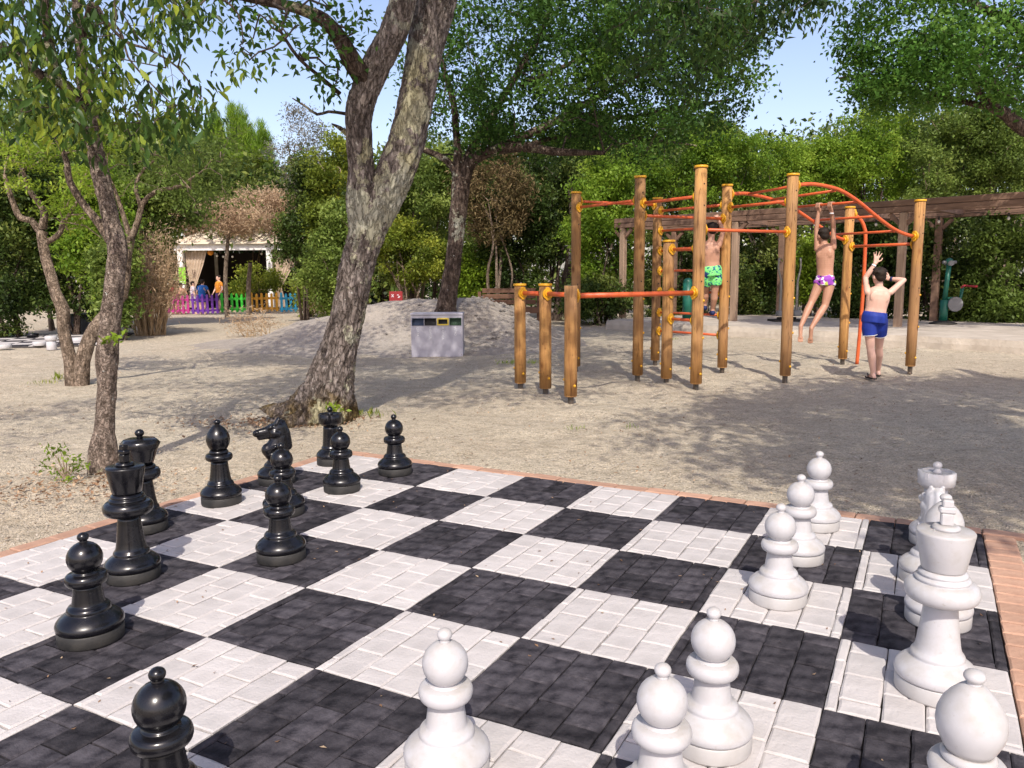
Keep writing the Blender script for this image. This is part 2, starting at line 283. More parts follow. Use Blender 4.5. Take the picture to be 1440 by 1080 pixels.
# ------------------------------------------------------------------ mesh helpers
class MB:
    def __init__(s): s.v = []; s.f = []; s.n = 0; s.sm = []
    def add(s, v, f, smooth=False):
        v = np.asarray(v, float).reshape(-1, 3)
        s.f += [tuple(i+s.n for i in q) for q in f]; s.sm += [smooth]*len(f); s.v.append(v); s.n += len(v); return s
    def box(s, c, size, rz=0, M=None, bev=0):
        x, y, z = [q/2 for q in size]
        if bev:
            bm = bmesh.new(); bmesh.ops.create_cube(bm, size=1)
            for q in bm.verts: q.co = Vector((q.co.x*2*x, q.co.y*2*y, q.co.z*2*z))
            bmesh.ops.bevel(bm, geom=bm.edges[:], offset=bev, segments=1, affect='EDGES')
            bm.verts.index_update(); v = np.array([q.co[:] for q in bm.verts]); f = [[q.index for q in p.verts] for p in bm.faces]; bm.free()
        else:
            v = np.array([(a*x, b*y, d*z) for d in (-1, 1) for b in (-1, 1) for a in (-1, 1)])
            f = [(0, 2, 3, 1), (4, 5, 7, 6), (0, 1, 5, 4), (2, 6, 7, 3), (0, 4, 6, 2), (1, 3, 7, 5)]
        if M is not None: v = v @ np.array(M).T
        if rz:
            c_, s_ = math.cos(rz), math.sin(rz); v = v @ np.array([[c_, s_, 0], [-s_, c_, 0], [0, 0, 1]])
        return s.add(v+np.array(c), f)
    def beam(s, p, q, wd, ht, bev=0):          # box from p to q, wd sideways, ht upward
        p, q = np.array(p, float), np.array(q, float); d = q-p; L = np.linalg.norm(d); d = d/L
        up = np.array([0, 0, 1.]) if abs(d[2]) < .95 else np.array([0, 1., 0])
        sd_ = np.cross(up, d); sd_ /= np.linalg.norm(sd_); up = np.cross(d, sd_)
        return s.box((p+q)/2, (L, wd, ht), M=np.c_[d, sd_, up], bev=bev)
    def tube(s, pts, rad, seg=10, cap=True, smooth=True):
        pts = np.asarray(pts, float); n = len(pts); rad = np.broadcast_to(np.asarray(rad, float), (n,))
        T = np.gradient(pts, axis=0); T /= np.linalg.norm(T, axis=1)[:, None]+1e-9
        u = np.cross(T[0], [0, 0, 1.]) if abs(T[0][2]) < .9 else np.cross(T[0], [0, 1., 0])
        u /= np.linalg.norm(u); V_ = []
        a = np.linspace(0, 2*np.pi, seg, endpoint=False); ca, sa = np.cos(a), np.sin(a)
        for i in range(n):
            u = u - T[i]*(u@T[i]); u /= np.linalg.norm(u); b = np.cross(T[i], u)
            V_.append(pts[i]+rad[i]*(ca[:, None]*u+sa[:, None]*b))
        f = [(i*seg+k, i*seg+(k+1) % seg, (i+1)*seg+(k+1) % seg, (i+1)*seg+k) for i in range(n-1) for k in range(seg)]
        s.add(np.concatenate(V_), f, smooth)
        if cap:
            b_ = s.n-n*seg; s.f += [tuple(b_+k for k in range(seg-1, -1, -1)), tuple(b_+(n-1)*seg+k for k in range(seg))]; s.sm += [False, False]
        return s
    def lathe(s, prof, seg=32, c=(0, 0, 0), smooth=True):
        a = np.linspace(0, 2*np.pi, seg, endpoint=False); v = []; f = []
        for r, z in prof: v += [(r*math.cos(t)+c[0], r*math.sin(t)+c[1], z+c[2]) for t in a]
        n = len(prof)
        f = [(i*seg+k, i*seg+(k+1) % seg, (i+1)*seg+(k+1) % seg, (i+1)*seg+k) for i in range(n-1) for k in range(seg)]
        s.add(v, f, smooth); b_ = s.n-len(v)
        s.f += [tuple(b_+k for k in range(seg-1, -1, -1)), tuple(b_+(n-1)*seg+k for k in range(seg))]; s.sm += [False, False]
        return s
    def ball(s, c, r, seg=14, rings=9, sc=(1, 1, 1)):
        v = []; f = []
        for i in range(rings+1):
            t = math.pi*i/rings; t = min(max(t, .02), math.pi-.02)
            v += [(c[0]+sc[0]*r*math.sin(t)*math.cos(a), c[1]+sc[1]*r*math.sin(t)*math.sin(a), c[2]-sc[2]*r*math.cos(t)) for a in np.linspace(0, 2*np.pi, seg, endpoint=False)]
        f = [(i*seg+k, i*seg+(k+1) % seg, (i+1)*seg+(k+1) % seg, (i+1)*seg+k) for i in range(rings) for k in range(seg)]
        f += [tuple(range(seg-1, -1, -1)), tuple(rings*seg+k for k in range(seg))]
        return s.add(v, f, True)
    def mesh(s, name, m, origin=(0, 0, 0)):
        me = bpy.data.meshes.new(name); v = np.concatenate(s.v)-np.array(origin)
        me.from_pydata(v.tolist(), [], s.f); me.polygons.foreach_set('use_smooth', s.sm)
        if m is not None: me.materials.append(m)
        me.update(); return me
    def build(s, name, m, parent=None, label=None):
        o = bpy.data.objects.new(name, s.mesh(name, MT[m] if isinstance(m, str) else m, parent.location if parent else (0, 0, 0)))
        COL.objects.link(o)
        if parent: o.parent = root_chain(o, parent)
        if label: o['label'] = label
        return o
def root_chain(o, parent): return parent
def link(name, me, parent=None, loc=None):
    o = bpy.data.objects.new(name, me); COL.objects.link(o)
    if parent: o.parent = parent
    if loc is not None: o.location = loc
    return o
def sub(o, name, mb, m, label=None):           # sub-part: child of a part whose own location is zero inside its thing
    top = o.parent; c = link(name, mb.mesh(name, MT[m] if isinstance(m, str) else m, top.location), o)
    if label: c['label'] = label
    return c
def thing(name, label, cat, loc=(0, 0, 0), group=None):
    o = bpy.data.objects.new(name, None); COL.objects.link(o); o.location = tuple(float(q) for q in loc)
    o.empty_display_size = .2; o['label'] = label; o['category'] = cat
    if group: o['group'] = group
    return o
def struct(o, kind='structure'): o['kind'] = kind; return o
def quads_obj(name, v, f4, m, parent=None, tint=None, origin=(0, 0, 0)):
    me = bpy.data.meshes.new(name); v = np.asarray(v, np.float32)-np.asarray(origin, np.float32); nf = len(f4)
    k = f4.shape[1]
    me.vertices.add(len(v)); me.vertices.foreach_set('co', v.ravel())
    me.loops.add(nf*k); me.loops.foreach_set('vertex_index', f4.astype(np.int32).ravel())
    me.polygons.add(nf); me.polygons.foreach_set('loop_start', np.arange(0, nf*k, k, dtype=np.int32))
    me.update(calc_edges=True)
    if tint is not None:
        a = me.attributes.new('tint', 'FLOAT', 'FACE'); a.data.foreach_set('value', np.asarray(tint, np.float32))
    me.materials.append(MT[m]); return link(name, me, parent)
def rand_dirs(n):
    d = rng.normal(size=(n, 3)); return d/np.linalg.norm(d, axis=1)[:, None]
def leaf_geo(c, size, asp=.5, droop=0., up=.4, fold=.12, six=False, svar=.35):
    n = len(c); d = rand_dirs(n); d[:, 2] -= droop; d /= np.linalg.norm(d, axis=1)[:, None]
    nn = rand_dirs(n); nn[:, 2] = np.abs(nn[:, 2])+up; s_ = np.cross(d, nn); s_ /= np.linalg.norm(s_, axis=1)[:, None]+1e-9
    nn = np.cross(s_, d); L = size*(1+svar*rng.uniform(-1, 1, n))[:, None]; W = L*asp/2
    if not six:
        v = np.stack([c, c+d*L*.45+s_*W+nn*L*fold, c+d*L, c+d*L*.45-s_*W+nn*L*fold], 1).reshape(-1, 3)
        return v, np.arange(n*4).reshape(n, 4), 1
    cu = nn*L*.12
    v = np.stack([c, c+d*L*.3+s_*W*.85+nn*L*fold, c+d*L*.62+s_*W*.85+nn*L*fold-cu*.3, c+d*L-cu, c+d*L*.62-s_*W*.85+nn*L*fold-cu*.3, c+d*L*.3-s_*W*.85+nn*L*fold, c+d*L*.5], 1).reshape(-1, 3)
    b = np.arange(n)[:, None]*7
    f = np.concatenate([b+np.array([[0, 1, 2, 6]]), b+np.array([[6, 2, 3, 3]])*0+b*0+np.array([[6, 2, 3, 4]]), b+np.array([[0, 6, 4, 5]])], 1).reshape(-1, 4)
    return v, f, 3

def clumps_in(c, r, n, shell=.55, gap=.0, seed=0):
    out = []
    c = np.array(c, float); r = np.array(r, float)
    while len(out) < n:
        d = rand_dirs(256); q = (rng.uniform(0, 1, 256)**(1/3*(1-shell)+.02))
        p = d*q[:, None]
        if gap:
            k = vnoise(p*r/ max(r.max()*.28, .3)+seed) > gap; p = p[k]
        out += list(c+p*r)
    return np.array(out[:n])
def crown(parent, clumps, per, crad, size, m, name='crown', asp=.5, droop=0., up=.4, tmin=0., tvar=1., six=False, flat=.7):
    n = len(clumps); cl = np.repeat(np.arange(n), per)
    off = rng.normal(size=(n*per, 3))*crad*.55; off[:, 2] *= flat
    off[:, 2] -= droop*crad*.5*rng.uniform(0, 1, n*per)
    c = clumps[cl]+off; v, f, k = leaf_geo(c, size, asp, droop, up, six=six)
    ct = rng.uniform(0, 1, n)[cl]; t = np.clip(tmin+tvar*(.68*ct+.32*rng.uniform(0, 1, n*per)), 0, 1)
    return quads_obj(name, v, f, m, parent, np.repeat(t, k), parent.location)

def smooth_path(pts, rad, step=.08):
    P = np.asarray(pts, float); r = np.asarray(rad, float); n = len(P)
    if n == 2: P = np.array([P[0], (P[0]+P[1])/2, P[1]]); r = np.array([r[0], (r[0]+r[1])/2, r[1]]); n = 3
    out = []; ro = []
    Q = np.vstack([2*P[0]-P[1], P, 2*P[-1]-P[-2]])
    for i in range(n-1):
        p0, p1, p2, p3 = Q[i:i+4]; k = max(2, int(np.linalg.norm(p2-p1)/step))
        for t in np.arange(k)/k:
            out.append(.5*((2*p1)+(-p0+p2)*t+(2*p0-5*p1+4*p2-p3)*t*t+(-p0+3*p1-3*p2+p3)*t**3)); ro.append(r[i]+(r[i+1]-r[i])*(t*t*(3-2*t)*.5+.5*t))
    out.append(P[-1]); ro.append(r[-1]); return np.array(out), np.array(ro)
def limb(parent, name, pts, rad, m, seg=10, step=.1, amp=.12, freq=9, knob=0, flare=0, wob=.0):
    P, r = smooth_path(pts, rad, step); n = len(P)
    if wob: P[1:-1] += (fbm(P[1:-1]*1.7, 2)[:, None]-.5)*wob*np.array([1, .6, .3])
    T = np.gradient(P, axis=0); T /= np.linalg.norm(T, axis=1)[:, None]+1e-9
    u = np.cross(T[0], [0, 1., .1]); u /= np.linalg.norm(u); a = np.linspace(0, 2*np.pi, seg, endpoint=False)
    VV = np.zeros((n, seg, 3)); dirs = np.zeros((n, seg, 3))
    for i in range(n):
        u = u-T[i]*(u@T[i]); u /= np.linalg.norm(u); b = np.cross(T[i], u)
        dirs[i] = np.cos(a)[:, None]*u+np.sin(a)[:, None]*b
    Lc = np.concatenate([[0], np.cumsum(np.linalg.norm(np.diff(P, axis=0), axis=1))])
    q = np.stack([np.broadcast_to(np.cos(a), (n, seg))*r[:, None]*freq*2.2, np.broadcast_to(np.sin(a), (n, seg))*r[:, None]*freq*2.2, np.broadcast_to(Lc[:, None], (n, seg))*freq*.45], 2).reshape(-1, 3)
    q = q + (vnoise(q*.5+5)[:, None]-.5)*1.5
    nz = fbm(q, 3).reshape(n, seg); rdg = 1-np.abs(2*nz-1); rdg = (rdg-rdg.min())/(rdg.max()-rdg.min()+1e-9); rdg = rdg**1.3
    lo = fbm(np.concatenate([dirs.reshape(-1, 3)*1.2, ], 0)+np.repeat(Lc, seg)[:, None]*np.array([1.2, .3, .7]), 2).reshape(n, seg)-.5
    rr = r[:, None]*(1+amp*(rdg-.6)+.28*lo*(amp > .05))
    if knob: rr *= 1+knob*np.clip(vnoise(np.stack([Lc*4.2, Lc*0+3.3, Lc*0], 1))-.55, 0, 1)[:, None]*2.2*(.6+.8*(lo+.5))
    if flare:
        fl = np.exp(-Lc/.22)[:, None]; rr *= 1+flare*fl*(.45+.55*np.cos(a*5+1.3)[None, :]*.6+.3*np.cos(a*2)[None, :])
    VV = P[:, None, :]+dirs*rr[:, :, None]
    i_, k_ = np.meshgrid(np.arange(n-1), np.arange(seg), indexing='ij')
    f = np.stack([i_*seg+k_, i_*seg+(k_+1) % seg, (i_+1)*seg+(k_+1) % seg, (i_+1)*seg+k_], 2).reshape(-1, 4)
    o = quads_obj(name, VV.reshape(-1, 3), f, m, parent, None, parent.location)
    me = o.data; me.polygons.foreach_set('use_smooth', np.ones(len(f), bool))
    at = me.attributes.new('ridge', 'FLOAT', 'POINT'); at.data.foreach_set('value', rdg.ravel().astype(np.float32))
    au = me.attributes.new('up', 'FLOAT', 'POINT'); au.data.foreach_set('value', np.clip(VV[:, :, 2]/2.2, 0, 1).ravel().astype(np.float32))
    return o
def twigs(parent, anchors, clumps, r, m, name='branch', frac=1., sag=.1):
    m = 'twig_pale' if m in ('bark_pale', 'bark_knob') else 'twig_dark'
    mb = MB(); nodes = [np.asarray(a, float) for a in anchors]; dep = [0]*len(nodes); kids = [0]*len(nodes)
    C_ = np.asarray(clumps); A = np.asarray(anchors); order = np.argsort(np.min(np.linalg.norm(C_[:, None]-A[None], axis=2), axis=1))
    for k in order:
        c = C_[k]
        if rng.uniform() > frac: continue
        d = np.linalg.norm(np.array(nodes)-c, axis=1)+np.array(dep)*.10+np.array(kids)*.12; q_ = int(np.argmin(d)); a = nodes[q_]
        L = np.linalg.norm(c-a); rr = r*.72**dep[q_]
        mid = (a+c)/2+rng.normal(size=3)*.09*L+np.array([0, 0, sag*L]); q = (a+3*c)/4+rng.normal(size=3)*.05*L
        mb.tube([a, mid, q, c], [rr, rr*.8, rr*.7, rr*.6], 4, False); nodes.append(c); dep.append(dep[q_]+1); kids[q_] += 1; kids.append(0)
    if mb.n: mb.build(name, m, parent)['kind'] = 'stuff'

# ------------------------------------------------------------------ ground
def axis(lo, hi, d0, far, cuts):
    a = list(np.arange(lo, hi+1e-6, d0)); g = d0; x = hi
    while x < far: g *= 1.25; x += g; a.append(x)
    g = d0; x = lo; b = []
    while x > -cuts: g *= 1.25; x -= g; b.append(x)
    return np.array(b[::-1]+a)
gx = axis(-8, 9, .11, 600, 600); gy = axis(.5, 15, .11, 900, 300)
def inside_board(x, y, pad):
    d = np.stack([x-B0[0], y-B0[1]], -1); i = d@EI/SQ; j = d@EJ/SQ
    return (i > -pad) & (i < 8+pad) & (j > -pad) & (j < 8+pad)
X_, Y_ = np.meshgrid(gx, gy)
P_ = np.stack([X_.ravel(), Y_.ravel(), X_.ravel()*0], 1)
Z_ = (fbm(P_*1.1, 3)-.5)*.045+(fbm(P_*4.5+9, 2)-.5)*.022
Z_ += (np.clip(fbm(P_*2.6+31, 2), .5, 1)-.5)*-.10
for hx, hy in ((.1, 9.28), (.38, 8.82), (.62, 8.2), (1.61, 9.96), (1.91, 9.61), (2.16, 9.11), (2.89, 10.69), (3.44, 9.78), (4.96, 11.68), (5.47, 10.68), (4.3, 10.8), (2.6, 10.1)):
    q_ = np.hypot(P_[:, 0]-hx, P_[:, 1]-hy); Z_ += -.014*np.exp(-(q_/.28)**2)+.022*np.exp(-((q_-.5)/.2)**2)
near = np.exp(-np.maximum(np.hypot(P_[:, 0], P_[:, 1]-7)-12, 0)/10); Z_ *= near
dd = np.stack([P_[:, 0]-B0[0], P_[:, 1]-B0[1]], -1); bi = dd@EI/SQ; bj = dd@EJ/SQ
dist = np.maximum(np.maximum(-bi, bi-8), np.maximum(-bj, bj-8))*SQ
Z_ = np.where(dist < .45, Z_*np.clip((dist-.1)/.35, 0, 1), Z_)
Z_ = np.where(dist < .06, -.06, Z_)
ny, nx = X_.shape
a_, b_ = np.meshgrid(np.arange(ny-1), np.arange(nx-1), indexing='ij')
gf = np.stack([a_*nx+b_, a_*nx+b_+1, (a_+1)*nx+b_+1, (a_+1)*nx+b_], 2).reshape(-1, 4)
gr = quads_obj('ground', np.c_[P_[:, :2], Z_], gf, 'gravel'); struct(gr); gr.data.polygons.foreach_set('use_smooth', np.ones(len(gf), bool))

# sand mound behind the bin
mx = np.linspace(-7.5, 2.2, 150); my = np.linspace(12.6, 21.5, 120); MX, MY = np.meshgrid(mx, my)
def mound_h(x, y):
    pr = np.interp(x, [-7, -5.4, -4.4, -3.2, -2.2, -1.2, -.5, .2, 1.0, 1.6], [0, .10, .42, .72, .86, .92, .90, .62, .18, 0])
    cr = np.exp(-((y-16.4)/1.45)**2)*1.0
    return pr*cr
MP = np.stack([MX.ravel(), MY.ravel(), MX.ravel()*0], 1)
MZ = mound_h(MP[:, 0], MP[:, 1]); k = np.clip(MZ/.25, 0, 1)
MZ = MZ+(fbm(MP*1.6+3, 3)-.5)*.20*k+(fbm(MP*7+1, 3)-.5)*.035*k-.05*(1-np.clip(MZ/.06, 0, 1))
n1, n2 = MX.shape; a_, b_ = np.meshgrid(np.arange(n1-1), np.arange(n2-1), indexing='ij')
mf = np.stack([a_*n2+b_, a_*n2+b_+1, (a_+1)*n2+b_+1, (a_+1)*n2+b_], 2).reshape(-1, 4)
mo = quads_obj('sand_mound', np.c_[MP[:, :2], MZ], mf, 'sand'); struct(mo); mo.data.polygons.foreach_set('use_smooth', np.ones(len(mf), bool))

# pergola platform (raised concrete slab with rough front kerb)
e1, e2 = G(1440, 498)[:2], G(1000, 471)[:2]; pd = (e1-e2)/np.linalg.norm(e1-e2); pn = np.array([-pd[1], pd[0]]); pn = pn if pn[1] > 0 else -pn
pa, pb = e1+pd*14, e2-pd*3.2
rows = 160; ts = np.linspace(0, 1, rows); v = []; f = []
for t in ts:
    q = pa+(pb-pa)*t; wv = (vnoise(np.array([[t*60, 1.3, 0]]))[0]-.5)*.10; hz = .21+(vnoise(np.array([[t*45, 5.3, 0]]))[0]-.5)*.03
    q0 = q-pn*wv
    for off, z in ((0, -.05), (.02, .1), (.06, hz), (.5, .22), (6.5, .22)): v.append((*(q0+pn*off), z))
for i in range(rows-1):
    for k in range(4): f.append((i*5+k, (i+1)*5+k, (i+1)*5+k+1, i*5+k+1))
mb = MB().add(v, f); struct(mb.build('platform', 'concrete'))

# ------------------------------------------------------------------ chessboard
board = thing('chessboard', 'large chequered chessboard of black and white painted pavers with a terracotta brick border', 'chessboard', (*ij(4, 4), 0))
rzb = math.atan2(EI[1], EI[0])
mb = MB(); q = [ij(*p) for p in ((-.25, -.25), (8.4, -.25), (8.4, 8.25), (-.25, 8.25))]
mb.add([(*p, -.012) for p in q]+[(*p, -.12) for p in q], [(3, 2, 1, 0), (4, 5, 6, 7), (0, 1, 5, 4), (1, 2, 6, 5), (2, 3, 7, 6), (3, 0, 4, 7)]); mb.build('joint_bed', 'joint', board)
WC, LC = .2325*SQ, SQ/3
paver_cache = {}
def paver_mesh(kind, wd, ln, var, gap=.0036):
    key = (kind, round(wd, 4), round(ln, 4), var)
    if key not in paver_cache:
        lr = np.random.default_rng(hash((round(wd, 4), round(ln, 4), var)) % 99991); x, y = wd/2-gap/2, ln/2-gap/2; b = .007
        o = np.array([(-x, -y), (x, -y), (x, y), (-x, y)])+lr.uniform(-.0015, .0015, (4, 2)); inn = o*np.array([(x-b)/x, (y-b)/y])+lr.uniform(-.0015, .0015, (4, 2))
        # mid points so the edges look tumbled
        def ringp(c, j):
            m_ = [(c[k]+c[(k+1) % 4])/2+lr.uniform(-j, j, 2) for k in range(4)]; r = []
            for k in range(4): r += [c[k], m_[k]]
            return r
        o8, i8 = ringp(o, .0022), ringp(inn, .003); t = [(p[0], p[1], .012+lr.uniform(-.0012, .0012)) for p in i8]; s_ = [(p[0], p[1], .0074+lr.uniform(-.0012, .0010)) for p in o8]; u_ = [(p[0], p[1], -.03) for p in o8]
        v = u_+s_+t; f = [tuple(range(16, 24))]
        for a in (0, 8): f += [(a+k, a+(k+1) % 8, a+8+(k+1) % 8, a+8+k) for k in range(8)]
        paver_cache[key] = MB().add(v, f).mesh(kind, MT[kind])
    return paver_cache[key]
place = []   # (dist, kind, wd, ln, var, x, y, rz)
for sj in range(8):
    for sx in range(8):
        kind = 'white_paver' if (sx+sj) % 2 == 0 else 'black_paver'
        left = rng.uniform() < .5; cols = ([SQ-4*WC]+[WC]*4) if left else ([WC]*4+[SQ-4*WC]); x0 = 0.
        ph = rng.integers(0, 2)
        for ci_, wd in enumerate(cols):
            seq = [LC]*3 if (ci_+ph) % 2 == 0 else [LC/2, LC, LC, LC/2]
            if rng.uniform() < .3: seq = [LC*.6, LC, LC, LC*.4] if (ci_+ph) % 2 else [LC, LC*.8, LC, LC*.2]
            y0 = 0.
            for ln in seq:
                c = ij(sx, sj)+EI*(x0+wd/2)+EJ*(y0+ln/2); y0 += ln
                place.append((np.hypot(c[0], c[1]), kind, wd, ln, int(rng.integers(0, 4)), c[0], c[1]))
            x0 += wd
vis = lambda x, y: y > .6 and abs(x/y) < .72 and (1.35/y > -.35) and y > 1.75
rest = {}; cnt = {}
for d, kind, wd, ln, var, x, y in sorted(place):
    me = paver_mesh(kind, wd, ln, var); zz = rng.uniform(-.0012, .0014); tx, ty = rng.normal(0, .007, 2); flip = rng.integers(0, 2)*math.pi
    if vis(x, y) and cnt.get(kind, 0) < 300:
        cnt[kind] = cnt.get(kind, 0)+1
        o = link(kind, me, board, (x-board.location[0], y-board.location[1], zz)); o.rotation_euler = (tx, ty, rzb+flip+rng.normal(0, .006))
    else:
        vv = np.array([q.co[:] for q in me.vertices]); M_ = np.array(Euler((tx, ty, rzb+flip)).to_matrix())
        rest.setdefault(kind, []).append((vv@M_.T+np.array([x, y, zz]), [list(p.vertices) for p in me.polygons], rng.uniform()))
for kind, lst in rest.items():
    mb = MB(); tv = []
    for v, f, t in lst: mb.add(v, f); tv += [t]*len(f)
    o = mb.build(kind, kind, board); o['kind'] = 'stuff'
    a = o.data.attributes.new('tint', 'FLOAT', 'FACE'); a.data.foreach_set('value', tv)
# border bricks
def brick(c, wd, ln, rz):
    me = paver_mesh('terracotta', wd, ln, int(rng.integers(0, 4)), .005)
    o = link('border_brick', me, board, (c[0]-board.location[0], c[1]-board.location[1], rng.uniform(-.003, .003))); o.rotation_euler = (rng.normal(0, .008), rng.normal(0, .008), rz+rng.normal(0, .008))
BR = SQ*8/21
for k in range(22): brick(ij(0, 0)+EI*(BR*(k+.5))-EJ*.052, BR, .10, rzb)
for k in range(22): brick(ij(0, 0)+EJ*(BR*(k+.5)-.0)-EI*.052, .10, BR, rzb)
for k in range(26): brick(ij(8, 0)+EJ*(.105*k-.05)+EI*.075, .145, .105, rzb)

# ------------------------------------------------------------------ chess pieces
def prof_arc(r0, z0, r1, z1, bul, n=6):     # rounded bulge between two heights
    return [(r0+(r1-r0)*t+bul*math.sin(math.pi*t), z0+(z1-z0)*t) for t in np.linspace(0, 1, n)]
def sphere_prof(r, zc, t0=-1.2, t1=1.45, n=12, stretch=1.):
    return [(r*math.cos(t), zc+r*math.sin(t)*stretch) for t in np.linspace(t0, t1, n)]
def common(zs=1., R=.121, rst=.058, rtop=.047, ztop=.215, zring=.135):
    base = [(R*.93, 0), (R*.95, .006), (R*.95, .046), (R*.93, .05)]
    stem = [(R*.9, .0505)]+prof_arc(R*.955, .053, R*.80, .098, R*.085, 8)+[(R*.68, .108), (R*.635, .112)]+prof_arc(R*.62, .114, R*.56, .135, .004, 5)+[(rst, .139)]
    stem += [(rst+(rtop-rst)*t**.75, .139+(ztop-.139)*t) for t in np.linspace(.08, 1, 7)]
    return base, stem
def collar_prof(r, zc, h, rin): return [(rin, zc-h*.55)]+[(rin+(r-rin)*(.55+.45*math.cos(t)), zc+h*.5*math.sin(t)) for t in np.linspace(-1.35, 1.35, 9)]+[(rin*.9, zc+h*.55)]
PIECES = {}
def seg(prof, n=36): return MB().lathe(prof, n)
def make_profiles():
    b, s_ = common(); PIECES['pawn'] = [('base', b, 0), ('stem', s_, 1), ('collar', collar_prof(.0735, .236, .042, .044), 1),
        ('head', [(.047, .256), (.045, .262)]+sphere_prof(.062, .315, -1.0, 1.40), 1), ('finial', [(.016, .372), (.013, .380)]+sphere_prof(.0205, .395, -.9, 1.5, 8, .85), 1)]
    b, s_ = common(R=.122, rst=.064, rtop=.047, ztop=.262); PIECES['bishop'] = [('base', b, 0), ('stem', s_, 1), ('collar', collar_prof(.078, .284, .04, .046), 1),
        ('neck', [(.05, .304)]+prof_arc(.052, .306, .048, .326, .005, 5), 1),
        ('head', [(.044, .324), (.054, .341), (.064, .363), (.0685, .386), (.0665, .409), (.058, .432), (.045, .451), (.030, .467), (.018, .477)], 1), ('finial', [(.015, .475), (.014, .479)]+sphere_prof(.0215, .494, -.9, 1.5, 8, .7), 1)]
    b, s_ = common(R=.122, rst=.066, rtop=.046, ztop=.295); PIECES['king'] = [('base', b, 0), ('stem', s_, 1), ('collar', collar_prof(.105, .328, .062, .05), 1),
        ('neck', [(.078, .358)]+prof_arc(.074, .360, .072, .374, .005, 5)+prof_arc(.066, .376, .064, .390, .005, 5)+[(.06, .394)], 1),
        ('crown', [(.058, .394), (.062, .40), (.081, .508), (.081, .513), (.078, .5165), (.045, .519)], 1),
        ('finial', [(.038, .519), (.039, .528), (.030, .534)], 1)]
    b, s_ = common(R=.112, rst=.062, rtop=.045, ztop=.275); PIECES['queen'] = [('base', b, 0), ('stem', s_, 1), ('collar', collar_prof(.088, .302, .055, .046), 1),
        ('neck', [(.064, .328)]+prof_arc(.062, .33, .06, .346, .005, 5), 1), ('crown', [(.054, .348), (.062, .37), (.078, .42), (.098, .462), (.080, .482), (.02, .486)], 8),
        ('finial', [(.016, .484), (.014, .496)]+sphere_prof(.023, .514, -.9, 1.5, 8, .85), 1)]
    b, s_ = common(R=.112, rst=.062, rtop=.052, ztop=.282); PIECES['rook'] = [('base', b, 0), ('stem', s_, 1),
        ('tower', [(.056, .282), (.070, .292), (.078, .300), (.0835, .304), (.0835, .365), (.080, .368), (.066, .368), (.066, .362), (.01, .362)], 1), ('finial', [(.022, .361), (.016, .370), (.013, .382)]+sphere_prof(.021, .398, -.9, 1.5, 8, .9), 1)]
    b, s_ = common(R=.125); PIECES['knight'] = [('base', b, 0), ('stem', s_[:-7]+[(.062, .142), (.056, .15)], 1)]
make_profiles()
def remesh(parts, voxel, name, m, smooth=4, fac=.5):
    """parts: list of (kind, args) -> one continuous voxel-merged mesh"""
    mb = MB()
    for p in parts:
        if p[0] == 'c':      # tapered capsule
            _, a, b, ra, rb = p[:5]; a, b = np.array(a, float), np.array(b, float)
            mb.tube([a, a*.75+b*.25, a*.5+b*.5, a*.25+b*.75, b], [ra, ra*.75+rb*.25, ra*.5+rb*.5, ra*.25+rb*.75, rb], 12)
            mb.ball(a, ra*.995, 12, 8); mb.ball(b, rb*.995, 12, 8)
        elif p[0] == 'e':    # ellipsoid (centre, radii, optional matrix)
            _, c, r = p[:3]; v0 = MB().ball((0, 0, 0), 1, 18, 12); v = np.concatenate(v0.v)*np.array(r)
            if len(p) > 3: v = v@np.array(p[3]).T
            mb.add(v+np.array(c), v0.f)
        elif p[0] == 't': mb.tube(p[1], p[2], 14)
        elif p[0] == 'l': mb.add(p[1], p[2])
    me = mb.mesh(name+'_raw', None); o = bpy.data.objects.new('tmp', me); COL.objects.link(o)
    r = o.modifiers.new('r', 'REMESH'); r.mode = 'VOXEL'; r.voxel_size = voxel
    s_ = o.modifiers.new('s', 'SMOOTH'); s_.iterations = smooth; s_.factor = fac
    dg = bpy.context.evaluated_depsgraph_get(); dg.update()
    me2 = bpy.data.meshes.new_from_object(o.evaluated_get(dg)); bpy.data.objects.remove(o); bpy.data.meshes.remove(me)
    me2.name = name; me2.polygons.foreach_set('use_smooth', np.ones(len(me2.polygons), bool)); me2.materials.clear(); me2.materials.append(MT[m]); return me2
def slab(outline, y0, y1):    # extruded outline in xz between y0,y1
    n = len(outline); v = [(x, y0, z) for x, z in outline]+[(x, y1, z) for x, z in outline]
    f = [tuple(range(n-1, -1, -1)), tuple(range(n, 2*n))]+[(k, (k+1) % n, n+(k+1) % n, n+k) for k in range(n)]
    return ('l', v, [q[::-1] for q in f])
